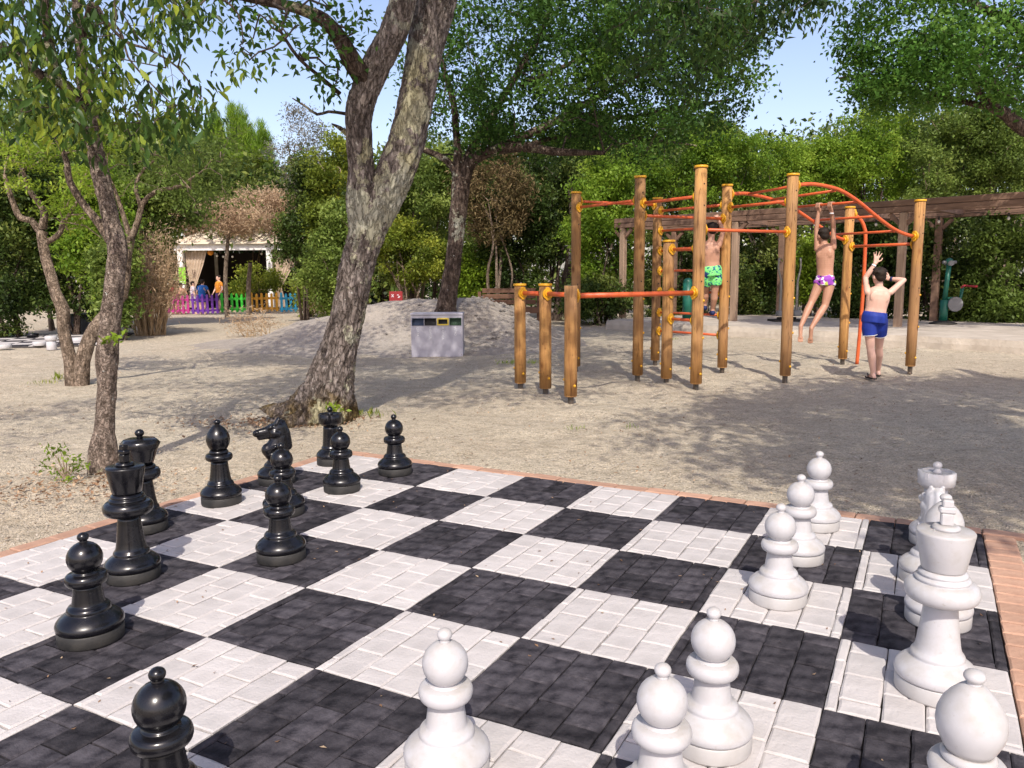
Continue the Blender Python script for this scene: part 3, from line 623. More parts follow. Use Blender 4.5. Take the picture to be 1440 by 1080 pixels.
def horse(m):   # head looks toward -x
    P = [('c', (.012, 0, .15), (.03, 0, .215), .062, .058), ('c', (-.045, 0, .225), (.0, 0, .17), .045, .05), ('c', (.03, 0, .21), (.035, 0, .31), .058, .046), ('c', (-.03, 0, .215), (.02, 0, .30), .05, .042),
         ('c', (.035, 0, .31), (.03, 0, .375), .045, .04), ('c', (.02, 0, .365), (-.06, 0, .345), .044, .030), ('c', (-.06, 0, .345), (-.115, 0, .338), .031, .024),
         ('c', (-.03, 0, .325), (-.095, 0, .308), .028, .017), ('c', (.0, .02, .335), (.02, .02, .33), .034, .03), ('c', (.0, -.02, .335), (.02, -.02, .33), .034, .03),
         ('c', (-.108, .016, .345), (-.112, .016, .345), .013, .012), ('c', (-.108, -.016, .345), (-.112, -.016, .345), .013, .012),
         ('c', (.012, .026, .395), (.03, .024, .428), .015, .008), ('c', (.012, -.026, .395), (.03, -.024, .428), .015, .008),
         ('c', (-.022, .032, .378), (-.034, .032, .374), .013, .011), ('c', (-.022, -.032, .378), (-.034, -.032, .374), .013, .011),
         ('c', (.055, 0, .40), (.078, 0, .33), .018, .022), ('c', (.078, 0, .33), (.085, 0, .24), .022, .025), ('c', (.03, 0, .41), (.055, 0, .40), .017, .018)]
    for sg in (1, -1):     # chest plate in relief
        P.append(('c', (-.05, .03*sg, .225), (.0, .048*sg, .25), .016, .013)); P.append(('c', (-.055, .025*sg, .20), (-.01, .05*sg, .19), .014, .014))
    return remesh(P, .0045, 'horse_head', m, 3)
HORSE = {'black': horse('black_plastic'), 'white': horse('white_plastic')}
PM = {}
for kind in PIECES:
    for colr in ('black', 'white'):
        PM[kind, colr] = [(nm, seg(pr, 8 if w_ == 8 else 36).mesh(nm, MT[colr+('_base' if nm == 'base' else '_plastic')])) for nm, pr, w_ in PIECES[kind]]
        if kind == 'king':
            mb = MB().box((0, 0, .552), (.034, .034, .038), bev=.004).box((0, 0, .580), (.046, .036, .020), bev=.005).box((0, 0, .600), (.030, .03, .024), bev=.004)
            PM[kind, colr].append(('king_cross', mb.mesh('king_cross', MT[colr+'_plastic'])))
        if kind == 'knight': PM[kind, colr].append(('horse_head', HORSE[colr]))
        if kind == 'rook':
            mb = MB()
            for k in range(6):
                t = k*math.pi/3+.3; mb.box((.0745*math.cos(t), .0745*math.sin(t), .352), (.020, .0185, .034), rz=t)
            PM[kind, colr].append(('battlement', mb.mesh('battlement', MT[colr+'_plastic'])))
def piece(kind, colr, i, j, rz, label, sc=1.):
    p = ij(i, j); t = thing('chess_'+kind, label, 'chess piece', (*p, .0125), '%s chess pieces' % colr); t.rotation_euler = (0, 0, rz); t.scale = (sc,)*3
    for nm, me in PM[kind, colr]: link(nm, me, t)
piece('rook', 'black', .32, .56, .4, 'glossy black rook on the white corner square nearest the leaning tree')
piece('pawn', 'black', 1.42, .61, 0, 'rightmost black pawn, standing apart on the far edge of the board')
piece('pawn', 'black', 1.33, 1.55, 0, 'glossy black pawn on a white square just in front of the black rook')
piece('knight', 'black', .37, 1.64, .35, 'glossy black knight with horse head facing left')
piece('bishop', 'black', .45, 2.58, 0, 'glossy black bishop with drop-shaped head between the black queen and the black knight')
piece('pawn', 'black', 1.38, 2.56, 0, 'glossy black pawn half hidden behind another pawn and in front of the knight')
piece('pawn', 'black', 2.35, 3.6, 0, 'glossy black pawn on a black square hiding part of the pawn behind it')
piece('queen', 'black', .51, 3.6, .25, 'glossy black queen with faceted crown partly behind the black king', 1.03)
piece('king', 'black', 1.54, 4.51, rzb, 'glossy black king with flared crown, tallest of the black pieces')
piece('pawn', 'black', 2.29, 5.4, 0, 'glossy black pawn in front of the black king at the left of the board')
piece('pawn', 'black', 4.41, 6.45, 0, 'glossy black pawn cut off by the lower edge of the photo')
piece('pawn', 'white', 6.54, .49, 0, 'white pawn on the far edge of the board, rearmost of the row of three')
piece('pawn', 'white', 6.51, 1.53, 0, 'white pawn in the middle of the row of three on the right')
piece('pawn', 'white', 6.5, 2.53, 0, 'white pawn at the front of the row of three, beside the white king')
piece('rook', 'white', 7.57, .52, .2, 'white rook with a round tower top at the back of the right-hand column')
piece('knight', 'white', 7.54, 1.55, -1.75, 'white knight nearly hidden between the white rook and white bishop')
piece('bishop', 'white', 7.6, 2.4, 0, 'white bishop with drop-shaped head directly behind the white king')
piece('king', 'white', 7.58, 3.49, rzb+.1, 'white king with flared flat-topped crown, tallest of the white pieces', 1.04)
piece('bishop', 'white', 7.66, 5.2, 0, 'white bishop in the lower right corner of the photo with big drop-shaped head')
piece('pawn', 'white', 6.5, 4.66, 0, 'white pawn close behind another white pawn at the lower middle right')
piece('pawn', 'white', 6.44, 5.37, 0, 'white pawn in front of its white neighbour, cut by the bottom of the photo')
piece('pawn', 'white', 5.36, 5.52, 0, 'white pawn standing alone at the bottom middle of the photo')

# ------------------------------------------------------------------ climbing frame
POST = dict(A=(.1, 9.28, 1.235), B=(.38, 8.82, 1.238), C=(.62, 8.2, 1.243), D=(.9, 10.98, 2.46), E=(1.61, 9.96, 2.54), F=(2.15, 11.69, 2.44), G=(1.91, 9.61, 1.74),
            H=(2.16, 9.11, 2.545), I=(2.89, 10.69, 2.51), J=(3.44, 9.78, 2.53), K=(4.96, 11.68, 2.29), L=(5.47, 10.68, 2.29))
fr = thing('climbing_frame', 'wooden climbing frame of round posts with orange bars and yellow caps on the gravel', 'climbing frame', (2.6, 10.2, 0))
posts = {}
for k, (x, y, h) in POST.items():
    r = .068 if h < 2 or k in 'EHJ' else .066
    pts = [(x, y, z) for z in (.08, .6, 1.2, h*.75, h)] if h > 1.7 else [(x, y, z) for z in (.08, .5, .9, h)]
    mb = MB().tube([(x, y, .08), (x, y, .092)], [r*.9, r], 20); mb.tube([(p[0], p[1], max(p[2], .092)) for p in pts], [r*(1+.02*math.sin(i*2.1+x)) for i in range(len(pts))], 20)
    o = posts[k] = mb.build('post', 'post_wood', fr)
    sub(o, 'foot', MB().box((x, y, .03), (.045, .045, .12), rz=.5), 'steel')
    if k != 'C': sub(o, 'cap', MB().lathe([(r*1.13, h), (r*1.15, h+.004), (r*1.15, h+.02), (r*1.08, h+.026), (r*.5, h+.028)], 20, (x, y, 0)), 'yellow')
    else: sub(o, 'end_grain', MB().lathe([(r*.97, h+.001), (r*.97, h+.003)], 20, (x, y, 0)), 'end_grain')
    if h > 2:
        dk = MB()
        for z, a in ((h-.18, -1.2), (h-.42, -1.1), (h*.5, -1.25)): dk.tube([(x+(r-.002)*math.cos(a), y+(r-.002)*math.sin(a), z), (x+(r+.002)*math.cos(a), y+(r+.002)*math.sin(a), z)], .009, 8)
        sub(o, 'bolt_hole', dk, 'bin_dark')
    for z, a in ((.2, -1.0), (.26, 2.8-2*math.pi), (.62, -.4), (1.05, -.6))[:2 if h < 2 else 4]:
        sub(o, 'bolt_cap', MB().ball((x+r*math.cos(a), y+r*math.sin(a), z), .016, 8, 6), 'yellow')
def clamp(k, d, z, rb):
    x, y, h = POST[k]; d = np.array([d[0], d[1], 0.]); d = d/np.linalg.norm(d); c = np.array([x, y, z])
    mb = MB().tube([c+d*.058, c+d*.078], [rb+.036, rb+.034], 16).tube([c+d*.078, c+d*.098], [rb+.016, rb+.010], 14)
    for s_ in (1, -1):
        q = c+np.array([0, 0, s_*(rb+.02)]); mb.tube([q+d*.06, q+d*.084], [.030, .028], 12)
    sub(posts[k], 'clamp', mb, 'yellow')
def bar(a, b, za, zb=None, rb=.019, ca=True, cb=True):
    zb = za if zb is None else zb; pa_ = np.array([*POST[a][:2], za]); pb_ = np.array([*POST[b][:2], zb]); d = (pb_-pa_)/np.linalg.norm(pb_-pa_)
    MB().tube([pa_+d*.05, pb_-d*.05], rb, 12).build('bar', 'orange', fr)
    if ca: clamp(a, (pb_-pa_), za, rb)
    if cb: clamp(b, (pa_-pb_), zb, rb)
def zat(k, y): x = 720+POST[k][0]/POST[k][1]*FPX; return V(x, y, POST[k][1])[2]
bar('A', 'B', 1.15, rb=.026, cb=False); bar('B', 'C', 1.15, rb=.026, cb=False); bar('C', 'H', 1.14, rb=.028)
bar('D', 'E', zat('D', 292)); bar('D', 'F', zat('D', 283))
bar('E', 'H', zat('E', 286)); bar('E', 'I', zat('E', 303))
bar('F', 'I', zat('F', 297))
for y in (325, 353, 381, 410, 439, 465): bar('F', 'I', zat('F', y), rb=.017)
for y in (351, 412, 448): bar('G', 'H', zat('G', y), rb=.018)
bar('H', 'J', zat('H', 323)); bar('I', 'J', zat('I', 292)); bar('K', 'L', zat('K', 347), rb=.02)
PJ, PL, PI, PK = (POST[k] for k in 'JLIK')
railJ = [on_plane(PJ, PL, x, y) for x, y in ((1117, 261), (1135, 259), (1152, 260), (1180, 267), (1205, 282), (1232, 304), (1255, 321), (1272, 329), (1283, 332))]
railI = [on_plane(PI, PK, x, y) for x, y in ((1024, 273), (1045, 272), (1060, 274), (1090, 282), (1120, 296), (1144, 312), (1165, 327), (1178, 334), (1187, 337))]
for rl in (railJ, railI):
    P, r = smooth_path(rl, [.024]*len(rl), .06); MB().tube(P, r, 12).build('ladder_rail', 'orange', fr)
dj = np.array(PL[:2])-np.array(PJ[:2])
clamp('J', dj, railJ[0][2], .022); clamp('I', dj, railI[0][2], .022); clamp('L', -dj, railJ[-1][2], .022); clamp('K', -dj, railI[-1][2], .022)
rungs = []
for (xa, ya), (xb, yb) in (((1052, 273), (1125, 260)), ((1084, 281), (1175, 268)), ((1120, 291), (1205, 284)), ((1144, 310), (1235, 304)), ((1171, 330), (1258, 325))):
    a, b = on_plane(PI, PK, xa, ya), on_plane(PJ, PL, xb, yb); rungs.append((a, b)); MB().tube([a, b], .017, 10).build('rung', 'orange', fr)
pole = [on_plane(PK, (PK[0]+1, PK[1]-.02), x, y) for x, y in ((1196, 301), (1203, 303), (1211, 310), (1216, 322), (1217, 338), (1213, 420), (1205, 512))]
P, r = smooth_path(pole, [.026]*len(pole), .07); MB().tube(P, r, 12).build('fire_pole', 'orange', fr); clamp('K', (1, 0), pole[0][2], .024)

# ------------------------------------------------------------------ people
def spread_hand(parts, w, d, up, L=.15, curl=0., spread=.35, thumb=1, r=.0075):
    """palm + five separate fingers. w wrist, d pointing direction, up = palm normal"""
    w, d, up = np.array(w, float), np.array(d, float), np.array(up, float); d /= np.linalg.norm(d); s_ = np.cross(d, up); s_ /= np.linalg.norm(s_); up = np.cross(s_, d)
    pk = w+d*L*.45
    for o in (-.022, -.008, .008, .022): parts.append(('c', w+s_*o*.7, pk+s_*o*1.05, .013, .0115))
    for o, ln in ((-.027, .40), (-.010, .50), (.009, .53), (.027, .45)):
        dd = d+s_*o/.027*spread; dd /= np.linalg.norm(dd); b = pk+s_*o; m_ = b+(dd*math.cos(curl)+up*math.sin(curl))*L*ln*.5; e = m_+(dd*math.cos(2.1*curl)+up*math.sin(2.1*curl))*L*ln*.5
        parts.append(('c', b, m_, r*1.1, r)); parts.append(('c', m_, e, r, r*.85))
    b = w+d*L*.12+s_*.026*thumb; m_ = b+(d*.6+s_*thumb*.8+up*.25*(1+curl))*L*.28; e = m_+(d*(.9-.5*curl)+s_*thumb*.3*(1-curl)+up*curl*.7)*L*.22
    parts.append(('c', b, m_, r*1.35, r*1.15)); parts.append(('c', m_, e, r*1.15, r*.95))
def foot(parts, ank, d, L=.2, pt=0.):
    ank = np.array(ank, float); d = np.array(d, float); d /= np.linalg.norm(d); dz = np.array([0, 0, -1.])
    heel = ank-d*L*.16+dz*.045; ball = ank+d*L*.52+dz*.055; toe = ank+d*L*.78+dz*.062
    s_ = np.cross(d, [0, 0, 1.]); n_ = np.linalg.norm(s_); s_ = s_/n_ if n_ > .1 else np.array([1., 0, 0])
    parts += [('c', ank, heel, .03, .027), ('c', ank, ball, .03, .024), ('c', heel, ball, .024, .026)]
    for o, k in ((-.028, .9), (-.013, 1.), (.0, 1.), (.013, .96), (.026, .88)): parts.append(('c', ball+s_*o*.8, ball+(toe-ball)*k+s_*o, .013, .009))
def figure(label, loc, J, skin, hairc='hair', clothes=(), voxel=.006, hs=1., extra=None, group=None, hand=None, headdir=(0, 1, 0), feet=None, handfn=None):
    """J: joints in world metres: head, neck, shl, shr, ell, elr, wrl, wrr, pelvis, hipl, hipr, knl, knr, anl, anr"""
    t = thing('person', label, 'person', loc, group); P = []
    J = {k: np.array(v, float) for k, v in J.items()}; s = hs
    sh = (J['shl']+J['shr'])/2; ax = J['shr']-J['shl']; ax /= np.linalg.norm(ax)
    hd = np.array(headdir, float); hd /= np.linalg.norm(hd); up = J['head']-J['neck']; up /= np.linalg.norm(up); sd_ = np.cross(hd, up); sd_ /= np.linalg.norm(sd_); hd = np.cross(up, sd_)
    Mh = np.c_[sd_, hd, up]; h = J['head']
    P += [('e', h+up*.018*s, (.072*s, .090*s, .088*s), Mh), ('e', h+hd*.018*s-up*.045*s, (.056*s, .066*s, .068*s), Mh), ('c', J['neck']-up*.04*s, h-up*.04*s, .050*s, .046*s)]
    P += [('e', h+hd*.098*s-up*.018*s, (.012*s, .018*s, .022*s), Mh), ('e', h+hd*.082*s-up*.06*s, (.024*s, .014*s, .012*s), Mh)]
    for q in (1, -1): P.append(('e', h+sd_*.074*s*q-up*.012*s-hd*.005*s, (.012*s, .022*s, .034*s), Mh))
    # torso: overlapping ellipsoids from shoulders to pelvis
    sp = J['pelvis']-sh; tu = -sp/np.linalg.norm(sp); fw = np.cross(tu, ax); fw /= np.linalg.norm(fw); axo = np.cross(fw, tu); Mt = np.c_[axo, fw, tu]
    wd = 1.08*max(np.linalg.norm(J['shr']-J['shl'])/2, .12*s)
    TT = (.0, .16, .32, .5, .68, .84, 1.); 
    for tt in np.linspace(.02, 1., 15): P.append(('e', sh+sp*tt, (wd*np.interp(tt, TT, (.90, .98, .97, .92, .87, .89, .95)), wd*np.interp(tt, TT, (.58, .66, .68, .64, .60, .64, .70)), .085*s), Mt))
    P += [('c', J['neck'], J['shl']*.6+sh*.4, .048*s, .042*s), ('c', J['neck'], J['shr']*.6+sh*.4, .048*s, .042*s)]
    for q in (1, -1): P.append(('e', sh+sp*.2+axo*q*wd*.45-fw*wd*.46, (.05*s, .022*s, .07*s), Mt)); P.append(('e', J['pelvis']+axo*q*.05*s-fw*.035*s-tu*.035*s, (.055*s, .05*s, .06*s), Mt))
    for a in 'lr':
        P += [('c', J['sh'+a], J['el'+a], .042*s, .031*s), ('c', J['el'+a], J['wr'+a]*.35+J['el'+a]*.65, .032*s, .034*s), ('c', J['wr'+a]*.35+J['el'+a]*.65, J['wr'+a], .034*s, .021*s)]
        P += [('c', J['hip'+a], J['kn'+a], .078*s, .049*s), ('c', J['kn'+a], J['kn'+a]*.65+J['an'+a]*.35-fw*.014*s, .047*s, .051*s), ('c', J['kn'+a]*.65+J['an'+a]*.35-fw*.014*s, J['an'+a], .051*s, .030*s)]
    if handfn: handfn(P)
    else:
        for a in 'lr':
            d = J['wr'+a]-J['el'+a]; spread_hand(P, J['wr'+a], d, fw, .14*s, .35, .12, 1 if a == 'r' else -1, r=.008*s)
    if feet:
        for a, d in feet.items(): foot(P, J['an'+a], d, .2*s)
    me = remesh(P, voxel, 'body', skin, 5, .5); me.transform(Matrix.Translation(-Vector(loc))); body = link('body', me, t)
    # hair cap
    HP = [('e', h+up*.030*s-hd*.012*s, (.079*s, .093*s, .086*s), Mh), ('e', h-hd*.050*s-up*.012*s, (.066*s, .046*s, .062*s), Mh), ('e', h+up*.085*s+hd*.035*s, (.055*s, .05*s, .025*s), Mh)]
    for q in range(48):
        a = rng.uniform(0, 6.28); b = rng.uniform(.2, 1.3); dv = sd_*math.cos(a)*math.sin(b)+(-hd)*(.35+.65*abs(math.sin(a)))*math.sin(b)*1.0+up*math.cos(b)
        HP.append(('e', h+up*.02*s+dv*.083*s*np.array(1), (.02*s, .02*s, .014*s), Mh))
    hm = remesh(HP, max(voxel*.9, .006), 'hair', hairc, 2); hm.transform(Matrix.Translation(-Vector(loc))); link('hair', hm, t)
    ey = MB()
    for q in (1, -1): ey.ball(h+hd*.078*s+sd_*.030*s*q+up*.0, .010*s, 8, 6)
    ey.build('eyes', 'eye', t)
    for c in clothes:
        nm, parts, m_, vx = c; cm = remesh(parts(J, fw, axo, tu, wd, s), vx, nm, m_, 7); cm.transform(Matrix.Translation(-Vector(loc))); link(nm, cm, t)
    return t
def shorts(top=.80, leg=.6, fl=1.18):
    def fn(J, fw, axo, tu, wd, s):
        sh = (J['shl']+J['shr'])/2; sp = J['pelvis']-sh; P = []; Mt = np.c_[axo, fw, tu]
        def ring(c, rx, ry, n=20): return [c+axo*rx*math.cos(t)+fw*ry*math.sin(t) for t in np.linspace(0, 6.2832, n, endpoint=False)]
        rings = [ring(sh+sp*top, wd*.97, wd*.74), ring(sh+sp*(top+.08), wd*1.0, wd*.80), ring(J['pelvis'], wd*1.04, wd*.88), ring(J['pelvis']-tu*.09*s, wd*1.02, wd*.86)]
        v = [p for r in rings for p in r]; f = [(i*20+k, i*20+(k+1) % 20, (i+1)*20+(k+1) % 20, (i+1)*20+k) for i in range(3) for k in range(20)]+[tuple(range(19, -1, -1)), tuple(range(60, 80))]
        P.append(('l', v, f))
        for q in (1, -1): P.append(('e', J['pelvis']+axo*q*.048*s-fw*.034*s-tu*.02*s, (.075*s, .062*s, .095*s), Mt))
        for a in 'lr':
            e = J['hip'+a]+(J['kn'+a]-J['hip'+a])*leg; P.append(('t', [J['hip'+a]+tu*.03*s, (J['hip'+a]+e)/2, e], [.086*s, .084*s*(1+fl)/2, .072*s*fl]))
        return P
    return fn
def shirt(sleeve=.55, bottom=.95):
    def fn(J, fw, axo, tu, wd, s):
        sh = (J['shl']+J['shr'])/2; sp = J['pelvis']-sh; Mt = np.c_[axo, fw, tu]; P = []
        for tt, rx, ry in ((.05, .93, .66), (.2, .97, .76), (.4, .96, .78), (.6, .92, .76), (.78, .90, .76), (bottom, .92, .78)): P.append(('e', sh+sp*tt, (wd*rx, wd*ry, .10*s), Mt))
        for a in 'lr': P.append(('t', [sh*.3+J['sh'+a]*.7, J['sh'+a], J['sh'+a]+(J['el'+a]-J['sh'+a])*sleeve], [.05*s, .054*s, .052*s]))
        return P
    return fn
def jp(d, Y): return {k: V(p[0], p[1], Y+(p[2] if len(p) > 2 else 0)) for k, p in d.items()}
# boy watching, blue shorts
Yb = 9.98
J3 = jp(dict(head=(1236, 388), neck=(1236, 405), shl=(1220, 411, .02), shr=(1252, 411, -.02), ell=(1217, 391, .20), wrl=(1231, 370, .16), elr=(1271, 394, .06), wrr=(1250, 392, .20), pelvis=(1230, 444), hipl=(1222, 452), hipr=(1238, 452),
             knl=(1224, 489, .0), knr=(1236, 487, .16), anl=(1228, 523, .0), anr=(1235, 519, .33)), Yb)
J3['anl'][2] = .07; J3['anr'][2] = .07
def h3(P):
    spread_hand(P, J3['wrl'], V(1235, 352, Yb+.16)-J3['wrl'], (0, -1, .1), .155, .06, .42, 1, r=.0078); spread_hand(P, J3['wrr'], V(1243, 388, Yb+.16)-J3['wrr'], (-.3, 1, 0), .14, .45, .1, -1, r=.008)
def straps(t, J, feet):
    for a, d in feet.items():
        d = np.array(d, float); d /= np.linalg.norm(d); c = np.array([J['an'+a][0], J['an'+a][1], .012])+d*.06
        sdl = np.array([-d[1], d[0], 0]); ol = [(-.11, -.03), (-.12, 0), (-.11, .03), (0, .032), (.08, .042), (.12, .02), (.12, -.02), (.08, -.042), (0, -.032)]; n = len(ol)
        v = [c+d*x+sdl*y+np.array([0, 0, z]) for z in (-.012, .006) for x, y in ol]; f = [tuple(range(n-1, -1, -1)), tuple(range(n, 2*n))]+[(k, (k+1) % n, n+(k+1) % n, n+k) for k in range(n)]
        mb = MB().add(v, f)
        for q in (1, -1): mb.tube([c+d*.07+np.array([0, 0, .02]), c+d*.03+sdl*.03*q+np.array([0, 0, .055]), c-d*.01+sdl*.04*q+np.array([0, 0, .01])], .006, 6)
        mb.build('flip_flop', 'rubber', t)
ft3 = dict(l=(.0, 1, 0), r=(.25, 1, 0))
b3 = figure('boy in royal blue shorts standing on the gravel with one arm raised and watching', (4.67, 9.98, 0), J3, 'skin2', clothes=(('shorts', shorts(.84, .52, 1.2), 'royal', .008),), voxel=.0058, feet=ft3, handfn=h3, headdir=(-.15, 1, .25))
straps(b3, J3, ft3)
for a in 'lr':
    e_ = J3['hip'+a]+(J3['kn'+a]-J3['hip'+a])*.52; t_ = (J3['kn'+a]-J3['hip'+a]); t_ /= np.linalg.norm(t_); a1 = np.cross(t_, [0, 1, 0]); a1 /= np.linalg.norm(a1); a2 = np.cross(t_, a1)
    MB().tube([e_+(a1*math.cos(q)+a2*math.sin(q))*.0875 for q in np.linspace(0, 6.2832, 25)], .004, 6).build('hem_trim', 'print_white', b3)
wdir = J3['elr']-J3['wrr']; wdir /= np.linalg.norm(wdir); MB().tube([J3['wrr']+wdir*.02, J3['wrr']+wdir*.05], .029, 14).build('watch', 'navy', b3)
MB().tube([J3['wrl']*.9+J3['ell']*.1, J3['wrl']*.8+J3['ell']*.2], .027, 12).build('wristband', 'print_white', b3)
# boy hanging
ra, rb_ = rungs[2]; u_ = lambda k: ra+(rb_-ra)*k
hl, hr = u_(.40), u_(.60); Yh = 10.78
J2 = jp(dict(head=(1158, 331, .02), neck=(1159, 346), shl=(1149, 350, .06), shr=(1172, 348, -.06), ell=(1148, 322, .07), elr=(1172, 320, -.08), pelvis=(1160, 392), hipl=(1153, 398, .03), hipr=(1167, 398, -.03),
             knl=(1141, 425, .0), knr=(1160, 430, -.05), anl=(1126, 459, -.12), anr=(1141, 461, -.16)), Yh)
J2['wrl'] = hl+np.array([-.008, 0, -.085]); J2['wrr'] = hr+np.array([.012, 0, -.085])
def h2(P):
    for c, q in ((hl, 1), (hr, -1)):
        w_ = c+np.array([0, -.0, -.085]); rd = (rb_-ra)/np.linalg.norm(rb_-ra); fwd = np.cross(rd, [0, 0, 1.]); fwd = fwd if fwd[1] > 0 else -fwd
        for o in (-.030, -.010, .010, .030):
            a = c+rd*o; pk = a-fwd*.030+np.array([0, 0, -.028]); P.append(('c', w_+rd*o*.6, pk, .014, .0115))
            k1 = a-fwd*.022+np.array([0, 0, .022]); k2 = a+fwd*.024+np.array([0, 0, .020]); k3 = a+fwd*.028+np.array([0, 0, -.016])
            P += [('c', pk, k1, .0105, .0095), ('c', k1, k2, .0095, .009), ('c', k2, k3, .009, .008)]
        a = c+rd*.035*q; P += [('c', w_+rd*.02*q, a+fwd*.012+np.array([0, 0, -.036]), .012, .010), ('c', a+fwd*.012+np.array([0, 0, -.036]), a+fwd*.033-rd*.02*q+np.array([0, 0, -.028]), .010, .008)]
b2 = figure('boy in purple patterned swim briefs hanging by both hands from an overhead rung', V(1135, 470, Yh), J2, 'skin', clothes=(('swim_briefs', shorts(.90, .12, 1.05), 'briefs', .008),), voxel=.0058,
            feet=dict(l=(-.1, -.35, -1.3), r=(.05, .3, -1.5)), handfn=h2, headdir=(-.1, 1, .25), hs=.96)
MB().tube([J2['wrr']+np.array([0, 0, -.03]), J2['wrr']+np.array([0, 0, -.045])], .027, 12).build('wristband', 'print_white', b2)
# boy climbing
Yc = 10.62
J1 = jp(dict(head=(1001, 324, .05), neck=(1000, 340), shl=(986, 346), shr=(1011, 345), ell=(981, 326, .1), wrl=(988, 308, .06), elr=(1017, 325, .0), wrr=(1010, 309, .02), pelvis=(1001, 379), hipl=(994, 386), hipr=(1007, 386),
             knl=(992, 410, .14), knr=(1005, 411, .03), anl=(991, 428, .2), anr=(1002, 435, .12)), Yc)
def h1(P):
    for a, q in (('l', 1), ('r', -1)):
        spread_hand(P, J1['wr'+a], np.array([-.25*(q < 0), .15, .5]), (0, 1, -.3), .13, .9, .08, q, r=.008)
b1 = figure('boy in green and navy patterned shorts climbing between two tall posts', V(1001, 440, Yc), J1, 'skin', clothes=(('shorts', shorts(.86, .58, 1.2), 'green_shorts', .008),), voxel=.0058, feet=dict(l=(.1, 1, .1), r=(.1, 1, .05)), handfn=h1, headdir=(.1, 1, .1), hs=.95)
for a in 'lr':
    q = J1['an'+a]; mb = MB(); d = np.array([.1, 1, .05]); d /= np.linalg.norm(d)
    me = remesh([('c', q+d*-.03+np.array([0, 0, -.045]), q+d*.10+np.array([0, 0, -.056]), .035, .033), ('c', q+d*.10+np.array([0, 0, -.056]), q+d*.15+np.array([0, 0, -.062]), .033, .024), ('c', q+np.array([0, 0, -.03]), q+d*.03+np.array([0, 0, -.035]), .034, .03)], .007, 'shoe', 'navy', 2)
    me.transform(Matrix.Translation(-b1.location)); link('shoe', me, b1)

# ------------------------------------------------------------------ recycling bin
bx, by = G(615, 500)[:2]; bw, bh, bd = .885, .715, .42; by0 = by; BT = thing('recycling_bin', 'grey metal recycling bin with four coloured openings in front of the sand mound', 'recycling bin', (bx, by0, 0))
zo, zh = .52, .125      # openings
ow = (bw-.05)/4
mb = MB(); T = .012
mb.box((bx, by0+T/2, zo/2-.01), (bw, T, zo+.02-.0)); mb.box((bx, by0+T/2, (zo+zh+bh)/2-.012), (bw, T, bh-zo-zh-.024))
for k in range(5): xx = bx-bw/2+.0125+k*(bw-.025)/4; mb.box((xx, by0+T/2, zo+zh/2), (.025 if k in (0, 4) else .012, T, zh-.001))
mb.box((bx-bw/2+T/2, by0+bd/2+T/2, bh/2-.012), (T, bd-T-.002, bh-.024)); mb.box((bx+bw/2-T/2, by0+bd/2+T/2, bh/2-.012), (T, bd-T-.002, bh-.024)); mb.box((bx, by0+bd, bh/2-.012), (bw, T, bh-.024))
mb.build('casing', 'bin_metal', BT)
MB().box((bx, by0+bd/2+.004, bh-.004), (bw+.02, bd+.03, .035), bev=.006).build('lid', 'bin_metal', BT)
MB().box((bx, by0+.2, zo+zh/2), (bw-.03, .01, zh+.1)).build('inner_back', 'bin_dark', BT)
for k, m_ in enumerate(('bin_blue', 'bin_dark', 'bin_yellow', 'bin_green')):
    xx = bx-bw/2+.0125+(k+.5)*(bw-.025)/4; w_ = (bw-.025)/4-.014; fb = .022 if k == 2 else .010; mb = MB()
    mb.box((xx, by0-.004, zo+zh-fb/2), (w_, .012, fb)); mb.box((xx, by0-.004, zo+fb/2), (w_, .012, fb))
    for q in (1, -1): mb.box((xx+q*(w_/2-fb/2), by0-.004, zo+zh/2), (fb, .012, zh-2*fb))
    fo = mb.build('opening_frame', m_, BT)
    tilt = MB(); c_ = V_ = None
    tilt.box((xx, by0+.055, zo+zh/2), (w_-2*fb, .006, zh-2*fb+.03), M=np.array(Euler((R_(-12), 0, 0)).to_matrix()))
    sub(fo, 'flap', tilt, ('bin_blue', 'bin_dark', 'bin_dark', 'bin_green')[k])
def text_obj(name, txt, size, M4, m, parent, ext=.0008):
    cu = bpy.data.curves.new('t', 'FONT'); cu.body = txt; cu.size = size; cu.extrude = ext; cu.align_y = 'CENTER'
    o = bpy.data.objects.new('t', cu); COL.objects.link(o); dg = bpy.context.evaluated_depsgraph_get(); dg.update()
    me = bpy.data.meshes.new_from_object(o.evaluated_get(dg)); bpy.data.objects.remove(o); me.materials.clear(); me.materials.append(MT[m]); me.transform(M4)
    me.transform(Matrix.Translation(-parent.location)); return link(name, me, parent)
for k, (t_, L_) in enumerate((('CARTA', .135), ('INDIFFER.', .245), ('PLASTICA', .235), ('VETRO', .12))):
    xx = bx-bw/2+.0125+(k+.5)*(bw-.025)/4-.006
    M4 = Matrix.Translation((xx, by0-.002, zo-.03)) @ Matrix.Rotation(R_(90), 4, 'Y') @ Matrix.Rotation(R_(0), 4, 'Z')
    # text runs downward: local x -> -z, local y -> +x, normal -> -y
    M4 = Matrix(((0, 1, 0, xx), (0, 0, -1, by0-.002), (-1, 0, 0, zo-.025), (0, 0, 0, 1)))
    text_obj('lettering', t_, .05, M4, 'print_white', BT)

